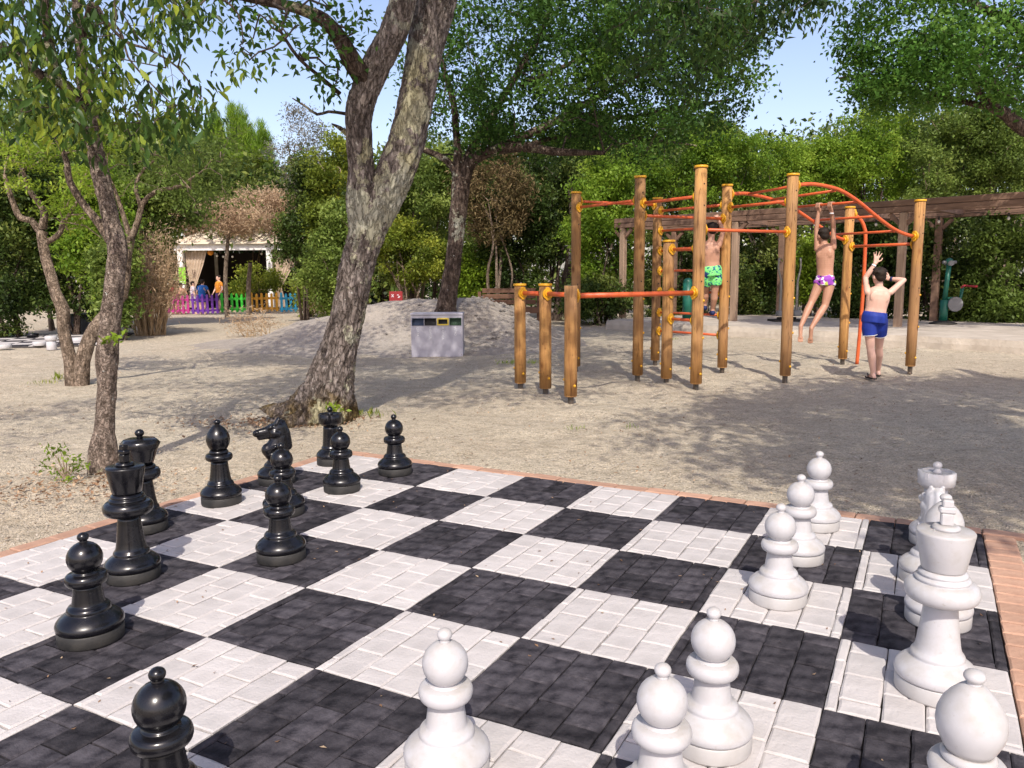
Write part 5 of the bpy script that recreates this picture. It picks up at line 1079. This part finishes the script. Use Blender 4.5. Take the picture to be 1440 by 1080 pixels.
# 4 dark oak behind the mound
Y4 = 15.3; b = V(625, 440, Y4); T4 = thing('oak_tree', 'dark spreading oak with a wide crown growing behind the sand mound', 'tree', (b[0], b[1], .3))
p4 = lambda L_: [V(q[0], q[1], Y4+(q[2] if len(q) > 2 else 0)) for q in L_]; r4 = lambda w_: [q*Y4/FPX/2 for q in w_]
limb(T4, 'trunk', p4([(624, 460), (628, 425), (634, 390), (640, 350), (643, 310), (646, 275), (648, 250)]), r4([30, 25, 23, 22, 22, 23, 24]), 'bark_dark', 28, .06, .16, 8, knob=.1, flare=.2)
LM = [([(647, 262), (636, 235), (615, 218), (592, 208), (560, 195)], [12, 10, 9, 8, 5]), ([(646, 255), (644, 225), (643, 190), (640, 140), (620, 90), (600, 30)], [13, 12, 10, 9, 7, 4]),
      ([(650, 258), (664, 228), (690, 213), (735, 206, -.3), (790, 214, -.6), (850, 215, -1)], [18, 17, 15, 13, 10, 5]), ([(690, 213), (740, 190, .2), (800, 160, .3), (850, 130, .2), (900, 105, 0), (960, 80, -.3)], [12, 11, 10, 8, 6, 3]),
      ([(650, 240), (670, 195, .4), (700, 150, .6), (730, 100, .7), (760, 50, .8), (775, 0, .8), (790, -60, .8)], [12, 11, 10, 9, 8, 6, 4]), ([(730, 120, .7), (780, 100, .5), (830, 70, .3), (880, 20, 0)], [8, 7, 5, 3]), ([(800, 160, .3), (880, 165, .3), (960, 150, .3), (1030, 140, .2)], [7, 6, 5, 2]), ([(735, 206), (800, 190, 1), (900, 195, 1.5), (980, 205, 1.5)], [7, 6, 5, 2])]
an = []
for q, r_ in LM: limb(T4, 'limb', p4(q), r4(r_), 'bark_dark', 12, .12, .14, 8, wob=.12); an += p4(q[2:])
cp = [clumps_in(V(780, 80, Y4-.2), (2.5, 2.6, 1.5), 120, .35, .30), clumps_in(V(925, 105, Y4-1.0), (1.65, 2.2, 1.35), 85, .35, .32, 5), clumps_in(V(660, 110, Y4+.4), (1.5, 2.0, 1.5), 55, .35, .36, 9), clumps_in(V(860, -40, Y4), (3.2, 2.8, 1.2), 90, .35, .3, 11), clumps_in(V(995, 45, Y4-1.2), (.8, 1.4, 1.0), 26, .3, .3, 4), clumps_in(V(770, 175, Y4+.2), (2.2, 1.6, .5), 34, .3, .4, 4)]
cl = np.concatenate(cp); twigs(T4, np.array(an), cl, .02, 'bark_dark', frac=.8)
crown(T4, cl, 125, .36, .088, 'oak', asp=.55, tmin=-.05, tvar=.95)

# 5 light green oak reaching in from the right
Y5 = 14.; T5 = thing('oak_tree', 'light green oak whose leafy boughs reach in from the upper right', 'tree', (11.2, 14.6, 0))
limb(T5, 'trunk', [(11.2, 14.6, -.1), (11.1, 14.6, 1.2), (10.9, 14.5, 2.6), (10.7, 14.4, 3.6)], [.36, .27, .24, .22], 'bark_dark', 24, .08, .16, 8, flare=.4)
p5 = lambda L_: [V(q[0], q[1], Y5+(q[2] if len(q) > 2 else 0)) for q in L_]; r5 = lambda w_: [q*Y5/FPX/2 for q in w_]
an = []
for q, r_ in (([(1560, 205, .4), (1490, 195, .2), (1440, 182), (1412, 160), (1392, 148), (1370, 120), (1350, 80)], [24, 20, 18, 16, 12, 9, 5]), ([(1400, 152), (1350, 142, .3), (1300, 130, .5), (1240, 120, .4), (1180, 110, .2)], [10, 8, 6, 5, 2]), ([(1550, 180, .4), (1480, 80, .3), (1400, 20, .2), (1310, -10, 0), (1220, -20, 0)], [18, 14, 11, 8, 4]), ([(1395, 148), (1385, 110, -.3), (1372, 85, -.5)], [8, 7, 4])):
    limb(T5, 'limb', p5(q), r5(r_), 'bark_dark', 12, .1, .14, 8, wob=.1); an += p5(q[1:])
cp = [clumps_in(V(1390, 60, Y5-.2), (1.3, 1.9, 1.3), 70, .35, .3, 2), clumps_in(V(1285, 60, Y5), (1.05, 1.5, 1.0), 48, .35, .34, 3), clumps_in(V(1215, 40, Y5+.2), (.6, .9, .6), 12, .3, .35, 6), clumps_in(V(1300, 120, Y5-.1), (1.1, 1.2, .45), 24, .3, .3, 7), clumps_in(V(1245, 120, Y5), (.6, .7, .3), 8, .3, .3, 8), clumps_in(V(1380, -80, Y5), (2.6, 2.2, .8), 60, .3, .3, 9), clumps_in(V(1500, 60, Y5), (1.2, 1.8, 1.6), 40, .3, .3, 1)]
cl = np.concatenate(cp); twigs(T5, np.array(an), cl, .018, 'bark_dark', frac=.8); crown(T5, cl, 115, .31, .09, 'oak_light', asp=.55, tmin=-.05)

# 6 tree behind the viewer whose crown shades the near ground
T6 = thing('shade_tree', 'broad oak beyond the right edge of the photo shading the gravel near the white pieces', 'tree', (8.2, 1.2, 0))
limb(T6, 'trunk', [(8.2, 1.2, -.1), (8.1, 1.2, 1.5), (7.8, 1.3, 3.2), (7.2, 1.4, 4.4)], [.4, .3, .27, .22], 'bark_dark', 20, .1, .16, 8, flare=.4)
an = []
for q in ([(7.4, 1.4, 4.2), (6, 1.8, 5.4), (4.2, 2.2, 6), (2.4, 2.4, 6.3)], [(7.2, 1.4, 4.4), (6.8, 3, 5.6), (6.4, 5, 6.3)], [(7.3, 1.4, 4.4), (6.4, .2, 5.8), (5, -.6, 6.4), (3, -.8, 6.6)]):
    limb(T6, 'limb', q, [.16, .12, .09, .04][:len(q)], 'bark_dark', 10, .15, .14, 8); an += [np.array(p) for p in q]
cp = [clumps_in((5.6, 2.4, 6.2), (2.9, 2.0, .9), 170, .3, .33, 2), clumps_in((3.1, .8, 6.2), (1.9, 2.1, .8), 120, .3, .30, 3), clumps_in((4.8, -.9, 6.5), (3.0, 1.6, .9), 110, .3, .30, 6)]
cl = np.concatenate(cp); twigs(T6, np.array(an), cl, .02, 'bark_dark', frac=.8); crown(T6, cl, 100, .42, .11, 'oak', asp=.55)

# ------------------------------------------------------------------ background trees and shrubs
def shrub(name, label, cx, cy, rx, ry, Y, m_, n=46, per=200, size=.10, crad=.29, stems=4, bark='bark_dark', asp=.5, droop=0., up=.4, shell=.45, gap=.37, tmin=0., tvar=1., base=None, group='trees and shrubs edging the clearing', flat=.8, ryd=None):
    n = int(n*1.45); c = V(cx, cy, Y); a = rx*Y/FPX; h_ = ry*Y/FPX; bx_ = V(base, 430, Y)[0] if base else c[0]
    t = thing(name, label, 'tree' if 'tree' in name or name == 'pine' else 'shrub', (bx_, Y, 0), group)
    dr = ryd or min(a, 1.8)*.9; nl = 6; parts_ = [clumps_in(c, (a*.8, dr, h_*.8), n//3, shell, gap, cx*.13)]
    for k in range(nl):
        th = rng.uniform(0, 6.28); q = rng.uniform(.45, .8); o_ = np.array([math.cos(th)*a*q, rng.uniform(-.5, .5)*dr, math.sin(th)*h_*q]); f_ = rng.uniform(.30, .55)
        parts_.append(clumps_in(c+o_, (a*f_, dr*f_, h_*f_*rng.uniform(.8, 1.5)), n//9+1, .3, gap*.9, cx*.2+k))
    cl = np.concatenate(parts_)
    sp_ = c+np.stack([rng.uniform(-.9, .9, n//6)*a, rng.uniform(-.5, .5, n//6)*dr, h_*rng.uniform(.75, 1.22, n//6)], 1); sp_[:, 2] -= h_*.55*((sp_[:, 0]-c[0])/a)**2
    cl = np.concatenate([cl, sp_]); cl[:, 2] = np.maximum(cl[:, 2], .12); an = []
    for k in range(stems):
        e = c+np.array([rng.uniform(-.6, .6)*a, rng.uniform(-.3, .3), rng.uniform(-.2, .6)*h_]); b0 = np.array([bx_+rng.normal()*.12, Y+rng.normal()*.12, -.05]); m1 = b0*.6+e*.4+rng.normal(size=3)*.12; m2 = b0*.25+e*.75+rng.normal(size=3)*.15
        rr = rng.uniform(.03, .055)*(1.4 if stems < 3 else 1); bark = 'bark_pale' if m_ in ('olive', 'yellowish', 'greyleaf', 'brown') else bark; limb(t, 'trunk' if k == 0 else 'stem', [b0, m1, m2, e], [rr, rr*.85, rr*.6, rr*.25], bark, 7, .25, .08, 8); an += [m1, m2, e]
    twigs(t, np.array(an), cl, .016, bark, frac=.8); crown(t, cl, per, crad, size, m_, asp=asp, droop=droop, up=up, tmin=tmin, tvar=tvar, flat=flat); return t
SH = [
 ('evergreen_shrub', 'dark evergreen shrub at the far left edge behind the draughts board', 10, 350, 60, 120, 18.5, 'dark', dict(n=60)),
 ('evergreen_shrub', 'dark evergreen shrub behind the grey storage box', 100, 360, 60, 115, 19, 'dark', dict(n=60)),
 ('leafy_shrub', 'bright leafy shrub behind the forked tree with sunlit outer leaves', 140, 330, 40, 90, 18, 'bright', dict(n=36)),
 ('evergreen_shrub', 'yellowish green shrub between the knobbly trunk and the dry broom', 165, 400, 28, 60, 17.5, 'olive', dict(n=26)),
 ('small_tree', 'grey-green bushy tree high behind the knobbly trunk', 60, 210, 110, 70, 21, 'olive', dict(n=70, gap=.38)),
 ('small_tree', 'green bushy tree over the dry broom left of the pavilion', 240, 262, 72, 74, 22, 'olive', dict(n=70, tvar=.8, base=205)),
 ('evergreen_shrub', 'dark green shrub behind the dry broom bush', 196, 355, 36, 90, 22.5, 'dark', dict(n=40)),
 ('pine', 'bright green young pine with upright shoots, taller of the pair against the sky', 345, 205, 34, 50, 31, 'pine', dict(n=60, per=160, asp=.12, size=.26, up=0, droop=-1.2, flat=1.3)),
 ('pine', 'smaller bright green pine to the right of the taller pine', 371, 215, 20, 32, 31, 'pine', dict(n=26, per=160, asp=.12, size=.24, up=0, droop=-1.2, flat=1.3)),
 ('pine', 'pine with bright upright shoots left of the taller pine behind the drooping leaves', 300, 205, 28, 42, 30.5, 'pine', dict(n=40, per=150, asp=.12, size=.26, up=0, droop=-1.2, flat=1.3)),
 ('small_tree', 'mixed olive and yellow-green tree below the pines', 345, 265, 65, 36, 38, 'yellowish', dict(n=44, tvar=.7)),
 ('small_tree', 'olive-green tree between pines and the grey shrub', 300, 280, 60, 40, 38.5, 'olive', dict(n=40)),
 ('grey_shrub', 'tall airy grey-leaved shrub with bare twigs against the sky', 425, 232, 34, 62, 25, 'greyleaf', dict(n=52, per=85, gap=.4, size=.07)),
 ('evergreen_shrub', 'dark green bush right of the pavilion opening', 428, 330, 36, 80, 23.5, 'dark', dict(n=46)),
 ('small_tree', 'small tree with yellow-tinged leaves just left of the leaning oak', 470, 275, 32, 66, 23, 'yellowish', dict(n=40, tmin=-.1)),
 ('leafy_shrub', 'green bush touching the left side of the leaning oak', 470, 370, 45, 65, 22, 'olive', dict(n=44)),
 ('flowering_shrub', 'low bush with reddish and yellow leaves beside the blue fence panel', 437, 418, 26, 22, 27.5, 'yellowish', dict(n=18, per=120)),
 ('clipped_shrub', 'rounded yellow-green shrub behind the green fence panel', 360, 400, 30, 20, 32, 'yellowish', dict(n=22, per=130, tmin=-.1)),
 ('small_tree', 'feathery olive tree directly right of the leaning oak', 590, 285, 55, 75, 25, 'olive', dict(n=66, tmin=.0)),
 ('small_tree', 'yellow-green understorey tree below the feathery olive tree', 575, 365, 55, 42, 24, 'yellowish', dict(n=42, stems=6, tmin=-.1)),
 ('leafy_shrub', 'sunlit leafy bush right of the dark oak trunk', 668, 390, 34, 34, 24.5, 'lime_leaf', dict(n=26, tmin=-.2)),
 ('dead_tree', 'brown withered tree right of the dark oak trunk', 692, 290, 48, 66, 23, 'brown', dict(n=44, per=120, gap=.43, asp=.25, size=.13)),
 ('evergreen_shrub', 'very dark shrub behind the wooden bench', 735, 350, 50, 85, 24, 'dark', dict(n=56, tvar=.7)),
 ('evergreen_shrub', 'dark shrub left of the first tall post', 775, 300, 40, 100, 24.5, 'dark', dict(n=46)),
 ('leafy_shrub', 'glossy bright green bush between the two left tall posts', 848, 330, 42, 95, 22.3, 'bright', dict(n=64)),
 ('leafy_shrub', 'low dark green bush at the foot of the glossy bush', 840, 425, 48, 26, 21.6, 'dark', dict(n=26)),
 ('small_tree', 'mid green tree behind the tallest posts', 950, 250, 75, 70, 26, 'bright', dict(n=70, tmin=-.15)),
 ('small_tree', 'fresh green tree behind the overhead ladder', 1075, 258, 62, 50, 26, 'bright', dict(n=64)),
 ('small_tree', 'fresh green tree with high crown under the sky gap', 1165, 255, 60, 56, 26.5, 'bright', dict(n=66)),
 ('small_tree', 'bright green tree above the pergola beam', 1230, 240, 60, 70, 26, 'bright', dict(n=64, tmin=.02)),
 ('small_tree', 'greyish olive tree above the right part of the pergola', 1325, 225, 65, 75, 25.5, 'olive', dict(n=66, tvar=.85)),
 ('small_tree', 'olive tree at the right edge above the pergola', 1420, 225, 60, 75, 25, 'olive', dict(n=60, tvar=.8)),
 ('evergreen_shrub', 'dark hedge bush under the pergola left of the first boy', 950, 390, 55, 72, 24.2, 'dark', dict(n=46)),
 ('evergreen_shrub', 'hedge bush with sunlit leaves under the pergola behind the hanging bars', 1060, 382, 60, 82, 22.2, 'dark', dict(n=60, tmin=.05, ryd=.9)),
 ('leafy_shrub', 'lime green leafy patch behind the hanging boy', 1140, 385, 24, 46, 21.3, 'lime_leaf', dict(n=22)),
 ('evergreen_shrub', 'dark hedge bush behind the boy in blue shorts', 1220, 396, 62, 82, 20.2, 'dark', dict(n=60, tvar=.8, ryd=.8)),
 ('evergreen_shrub', 'dark hedge bush behind the green exercise machine', 1320, 398, 62, 84, 19.0, 'dark', dict(n=60, ryd=.75)),
 ('leafy_shrub', 'olive hedge bush at the right edge under the pergola', 1415, 396, 62, 92, 18.1, 'olive', dict(n=60, tvar=.7, tmin=-.1, ryd=.7)),
 ('small_tree', 'green tree behind the top of the frame beside the dark oak', 1000, 215, 42, 40, 27.5, 'olive', dict(n=44)),
 ('small_tree', 'green tree between the dark oak crown and the tall posts', 850, 235, 60, 55, 27, 'bright', dict(n=54, tmin=-.2)),
 ('small_tree', 'dim green tree low behind the dark oak trunk', 640, 300, 60, 90, 28, 'olive', dict(n=60, tvar=.7)),
]
def pine(label, cx, ytop, ybot, hw, Y, nshoot):
    c = V(cx, ybot, Y); t = thing('pine_tree', label, 'tree', (c[0], Y, 0), 'young pines against the sky'); a = hw*Y/FPX; H_ = V(cx, ytop, Y)[2]; cl = []; rad = []
    limb(t, 'trunk', [(c[0], Y, -.05), (c[0], Y, H_*.5), (c[0], Y, H_*.9)], [.12, .08, .02], 'bark_pale', 8, .2, .08, 8)
    for k in range(nshoot):
        x = rng.uniform(-1, 1); y = rng.uniform(-.6, .6); top = H_*(1-.22*x*x)*rng.uniform(.90, 1.0) if k else H_
        z = c[2]
        while z < top:
            f_ = max(.0, (top-z)/(top-c[2])); cl.append((c[0]+x*a*(.6+.4*f_)+rng.normal()*.05, Y+y*a+rng.normal()*.05, z)); z += .12+.16*f_
    cl = np.array(cl); crown(t, cl, 46, .17, .30, 'pine', asp=.06, droop=-1.5, up=0, flat=1.0)
SH = [q for q in SH if q[0] != 'pine']
pine('bright green young pine with upright shoots, tallest of the three against the sky', 343, 152, 275, 32, 39.5, 46)
pine('bright green young pine to the right of the tallest pine', 372, 176, 275, 20, 39, 26)
pine('bright green young pine left of the tallest pine, behind the drooping leaves', 306, 160, 275, 26, 40, 36)
for nm, lb, cx, cy, rx, ry, Y, m_, kw in SH: shrub(nm, lb, cx, cy, rx, ry, Y, m_, **kw)

# dry broom: upright tan stems
def broom(name, label, px, py, Y, wpx, hpx, n, mt='dry', leafm='dry', lv=60):
    g = V(px, py, Y); t = thing(name, label, 'shrub', (g[0], Y, 0), 'trees and shrubs edging the clearing'); mb = MB(); tips = []
    for k in range(n):
        a = rng.uniform(0, 6.28); q = math.sqrt(rng.uniform()); b0 = np.array([g[0]+math.cos(a)*q*.35, Y+math.sin(a)*q*.3, -.03]); L = hpx*Y/FPX*rng.uniform(.35, 1.05); w_ = wpx*Y/FPX; u_r = np.array([math.cos(a), math.sin(a)*.7, 0])*q*w_
        e = b0+u_r*rng.uniform(.5, 1.3)+np.array([rng.normal()*.12, rng.normal()*.1, L]); m1 = b0*.6+e*.4-u_r*.22+rng.normal(size=3)*.05; m2 = b0*.25+e*.75-u_r*.1+rng.normal(size=3)*.07; mb.tube([b0, m1, m2, e], [.012, .009, .006, .003], 4, False); tips += [e, m2]
        for r_ in range(2): f_ = rng.uniform(.4, .9); p_ = m1*(1-f_)+m2*f_; e2 = p_+np.array([rng.normal()*.22, rng.normal()*.2, L*rng.uniform(.08, .25)]); mb.tube([p_, (p_+e2)/2+rng.normal(size=3)*.03, e2], [.006, .004, .002], 3, False); tips.append(e2)
    mb.build('stem', 'straw', t)['kind'] = 'stuff'; crown(t, np.array(tips), lv, .22, .10, leafm, asp=.16, up=0, flat=1.1)
broom('dry_broom', 'tall dry tan broom bush with many upright stems right of the knobbly trunk', 212, 462, 19, 42, 140, 130, lv=14)
broom('dry_broom', 'dry pale bush right of the pavilion near the leaning oak', 470, 430, 24, 26, 60, 30, lv=30)
def dry_tree(label, px, Y, cy, rx, ry, trunk_top, tw=.09, off=0):
    g = V(px, 440, Y); t = thing('dry_tree', label, 'tree', (g[0], Y, 0)); top = V(px+2, trunk_top, Y)
    limb(t, 'trunk', [(g[0], Y, -.05), (g[0]+.03, Y, top[2]*.5), tuple(top)], [tw*1.1, tw, tw*.8], 'bark_pale', 12, .15, .12, 8)
    c = V(px+off, cy, Y); cl = clumps_in(c, (rx*Y/FPX, 1.0, ry*Y/FPX), 64, .2, .42, px); twigs(t, np.array([top, top*.5+c*.5]), cl, .02, 'bark_pale', frac=1.); crown(t, cl, 190, .40, .16, 'dry', asp=.14, up=.1)
dry_tree('slim bare trunk with dry tan crown in front of the pavilion', 319, 27.5, 306, 74, 22, 330, .075, -8)
dry_tree('second dry tan tree right of the slim trunk before the pavilion', 350, 29., 300, 66, 30, 370, .09, 28)
# shaggy low stump shrub at the mound foot
broom('dry_broom', 'small half-dead twiggy plant beside the orange fence at the mound edge', 362, 468, 18.2, 10, 40, 14, lv=12)
# leaning trunk behind the tall post
t = thing('dark_tree', 'dark leaning trunk beside the bench behind the tallest left post', 'tree', (*V(788, 448, 24)[:2], 0)); limb(t, 'trunk', [V(785, 455, 24), V(795, 410, 24), V(803, 360, 24), V(806, 300, 24.2), V(800, 240, 24.4)], [.26, .2, .16, .13, .08], 'bark_dark', 16, .12, .16, 8, flare=.3)
cl = clumps_in(V(800, 240, 24.4), (1.6, 1.2, .9), 30, .3, .3, 2); crown(t, cl, 110, .45, .09, 'dark')
for k, (px, y0, y1, w_) in enumerate(((577, 425, 330, .09), (594, 422, 350, .05), (655, 422, 365, .06), (607, 420, 345, .07), (1180, 440, 300, .09), (1350, 455, 330, .10), (690, 420, 330, .05))):
    Y = 25.5+k*.2; lb = ['thin dark trunk right of the red sign', 'thin pale trunk between two dark trunks', 'slim pale trunk right of the dark oak', 'thin dark trunk close left of the dark oak', 'dark trunk in the hedge right of the hanging boy', 'dark trunk in the hedge right of the exercise machine', 'thin trunk at the foot of the brown withered tree'][k]
    t = thing('slim_tree', lb, 'tree', (V(px, y0, Y)[0], Y, 0), 'thin trunks at the wood edge'); g = V(px, y0, Y); e = V(px+rng.uniform(-8, 8), y1, Y)
    limb(t, 'trunk', [(g[0], Y, -.05), tuple((g+e)/2+np.array([.06, 0, 0])), tuple(e), tuple(e+np.array([.1, 0, 1.2]))], [w_, w_*.8, w_*.6, w_*.3], 'bark_pale' if k in (1, 2) else 'bark_dark', 8, .2, .1, 8); cl = clumps_in(e+np.array([0, 0, .7]), (.7, .6, .6), 8, .3); crown(t, cl, 60, .35, .08, 'olive')

# far wood: one mass behind everything
cl = []
for k in range(1700):
    px = rng.uniform(-150, 1600); Y = rng.uniform(33, 46); yt = np.interp(px, [0, 250, 290, 400, 480, 560, 900, 1040, 1100, 1200, 1440], [190, 200, 235, 250, 235, 225, 200, 215, 215, 185, 175])
    py = rng.uniform(yt, 432) if rng.uniform() < .75 else rng.uniform(yt, yt+60); 
    if 225 < px < 430 and py > 325 and Y < 40: Y = rng.uniform(40, 46)
    cl.append(V(px, py, Y))
cl = np.array(cl); cl[:, 2] = np.maximum(cl[:, 2], .3)
ce = thing('tmp', 'x', 'x'); o = crown(ce, cl, 100, 1.3, .30, 'dark', 'far_wood', tmin=.0, tvar=1.); o.parent = None; bpy.data.objects.remove(ce); o['kind'] = 'stuff'; o.name = 'far_wood'
# trunks inside the far wood
mb = MB()
for k in range(60):
    px = rng.uniform(-100, 1550); Y = rng.uniform(31, 40)
    if 225 < px < 430: continue
    x = V(px, 400, Y)[0]; mb.tube([(x, Y, -.1), (x+rng.normal()*.2, Y, 1.5), (x+rng.normal()*.4, Y, 4)], [.10, .08, .05], 6, False)
mb.build('far_wood_trunks', 'bark_dark')['kind'] = 'stuff'

# ------------------------------------------------------------------ small ground things
def weed(label, spots, m_, size=.045, per=16, crad=.06, name='weed', asp=.4):
    g = spots[0]; t = thing(name, label, 'plant', (g[0], g[1], 0)); mb = MB(); cl = np.array(spots); b0 = np.array([cl[:, 0].mean(), cl[:, 1].mean(), -.01])
    for c in cl: mb.tube([b0, b0*.5+c*.5+np.array([0, 0, .04]), c], [.005, .004, .002], 5, False)
    mb.build('stem', 'twig_pale', t); crown(t, cl, per, crad, size, m_, 'foliage', asp=asp, up=.5)
Yw = 5.2
sp = [V(x, y, Yw+rng.uniform(-.05, .05)) for x, y in ((72, 633), (85, 634), (95, 643), (104, 650), (66, 655), (75, 662), (88, 668), (100, 672), (110, 660), (116, 655))]
weed('small bright green sapling sprouting at the foot of the knobbly tree', sp, 'lime_leaf', per=18, crad=.045, size=.04)
def tuft(px, py, lb, n=60, r=.12, h=.07, m_='lime_leaf'):
    g = G(px, py); t = quads_obj('grass_tuft', *(lambda c: leaf_geo(c, h, .12, -1.6, 0)[:2])(np.c_[g[0]+rng.normal(0, r, n), g[1]+rng.normal(0, r*.8, n), np.full(n, .0)]), m_, None, rng.uniform(0, 1, n)); t['label'] = lb; t['category'] = 'grass tuft'; t['group'] = 'grass tufts on the gravel'
tuft(718, 512, 'green grass tuft left of the three short posts'); tuft(750, 512, 'green grass tuft between the first two short posts'); tuft(810, 604, 'tiny green tuft in front of the third short post', 24, .04, .04)
tuft(63, 540, 'dry yellowish grass tuft left of the forked tree', 40, .08, .06, 'yellowish'); tuft(84, 535, 'taller yellow-green tuft close to the forked tree', 30, .05, .12, 'yellowish'); tuft(886, 602, 'tiny green tuft below the middle of the climbing frame', 18, .04, .04); tuft(940, 478, 'green grass tuft behind the middle posts', 60, .11, .05); tuft(515, 585, 'thin dry grass at the right foot of the leaning oak', 60, .12, .08, 'yellowish')
# dry leaves and bits on the ground and on the board
def scatter(n, xr, yr, size, z, m_, name, asp=.5, keep=None):
    x = rng.uniform(*xr, n); y = rng.uniform(*yr, n)
    if keep is not None: k = keep(x, y); x, y = x[k], y[k]
    c = np.c_[x, y, np.full(len(x), z)]; d = rand_dirs(len(x)); v, f, _ = leaf_geo(c, size, asp, 0, 6., .18)
    v[:, 2] = np.abs(v[:, 2]-z)*.45+z; o = quads_obj(name, v, f, m_, None, rng.uniform(0, 1, len(f))); o['kind'] = 'stuff'; return o
scatter(260, (-2.5, 3.2), (1.6, 6), .02, .0145, 'litter', 'fallen_leaves', .4, lambda x, y: inside_board(x, y, 0))
scatter(3400, (-7, 7), (3.3, 15), .03, .006, 'litter', 'leaf_litter', .45, lambda x, y: ~inside_board(x, y, .3))
n = 420; g = G(110, 695); a = rng.normal(size=(n, 2))*np.array([.36, .22])
c = np.c_[g[0]+a[:, 0]-.1, g[1]+.12+a[:, 1], np.full(n, .012)]; v, f, _ = leaf_geo(c, .042, .45, 0, 4., .2); v[:, 2] = np.abs(v[:, 2]-.012)*.5+.012; o = quads_obj('leaf_litter', v, f, 'litter', None, rng.uniform(.2, 1, n)); o['kind'] = 'stuff'
n = 500; g = G(400, 592); a = rng.normal(size=(n, 2))*np.array([.45, .2]); c = np.c_[g[0]+a[:, 0], g[1]+a[:, 1]-.1, np.full(n, .01)]; v, f, _ = leaf_geo(c, .05, .45, 0, 4., .2); v[:, 2] = np.abs(v[:, 2]-.01)*.5+.01; o = quads_obj('leaf_litter', v, f, 'litter', None, rng.uniform(.1, .8, n)); o['kind'] = 'stuff'
# loose pebbles
n = 52000; u1 = rng.uniform(size=n); y = 3.0*(13/3.0)**u1; x = y*rng.uniform(-.72, .72, n); k = ~inside_board(x, y, .26) ; x, y = x[k], y[k]; n = len(x)
oc = np.array([(1, 0, 0), (0, 1, 0), (-1, 0, 0), (0, -1, 0), (0, 0, .8), (0, 0, -.5)]); r = rng.uniform(.0025, .0065, n)*np.where(rng.uniform(size=n) < .02, 2.2, 1)
th = rng.uniform(0, 6.28, n); cc, ss = np.cos(th), np.sin(th); sc = rng.uniform(.7, 1.3, (n, 3)); q = oc[None]*sc[:, None]*r[:, None, None]
px_ = q[:, :, 0]*cc[:, None]-q[:, :, 1]*ss[:, None]+x[:, None]; py_ = q[:, :, 0]*ss[:, None]+q[:, :, 1]*cc[:, None]+y[:, None]
zg = (fbm(np.c_[x, y, x*0]*1.1, 3)-.5)*.045+(fbm(np.c_[x, y, x*0]*4.5+9, 2)-.5)*.022; dd = np.stack([x-B0[0], y-B0[1]], -1); bi = dd@EI/SQ; bj = dd@EJ/SQ; dist = np.maximum(np.maximum(-bi, bi-8), np.maximum(-bj, bj-8))*SQ
zg = zg*np.exp(-np.maximum(np.hypot(x, y-7)-12, 0)/10)*np.clip((dist-.1)/.35, 0, 1)
v = np.stack([px_, py_, q[:, :, 2]+zg[:, None]+.001], 2).reshape(-1, 3); tri = np.array([(0, 1, 4), (1, 2, 4), (2, 3, 4), (3, 0, 4)]); f = (np.arange(n)[:, None, None]*6+tri[None]).reshape(-1, 3)
o = quads_obj('pebbles', v, f, 'pebble'); o['kind'] = 'stuff'

n = 420; x = rng.uniform(-4.8, 1.0, n); x[:260] = rng.normal(-.35, .55, 260); y = rng.uniform(14.0, 16.6, n); r = rng.uniform(.008, .04, n); r[:260] *= 1.3
gi = np.clip(((x+7.5)/9.7*149).astype(int), 0, 149); gj = np.clip(((y-12.6)/8.9*119).astype(int), 0, 119); zg = MZ.reshape(n1, n2)[gj, gi]
sc = rng.uniform(.6, 1.3, (n, 3)); q = oc[None]*sc[:, None]*r[:, None, None]
v = (q+np.stack([x, y, zg+r*.2], 1)[:, None]).reshape(-1, 3); f = (np.arange(n)[:, None, None]*6+tri[None]).reshape(-1, 3)
o = quads_obj('clods', v, f, 'sand'); o['kind'] = 'stuff'
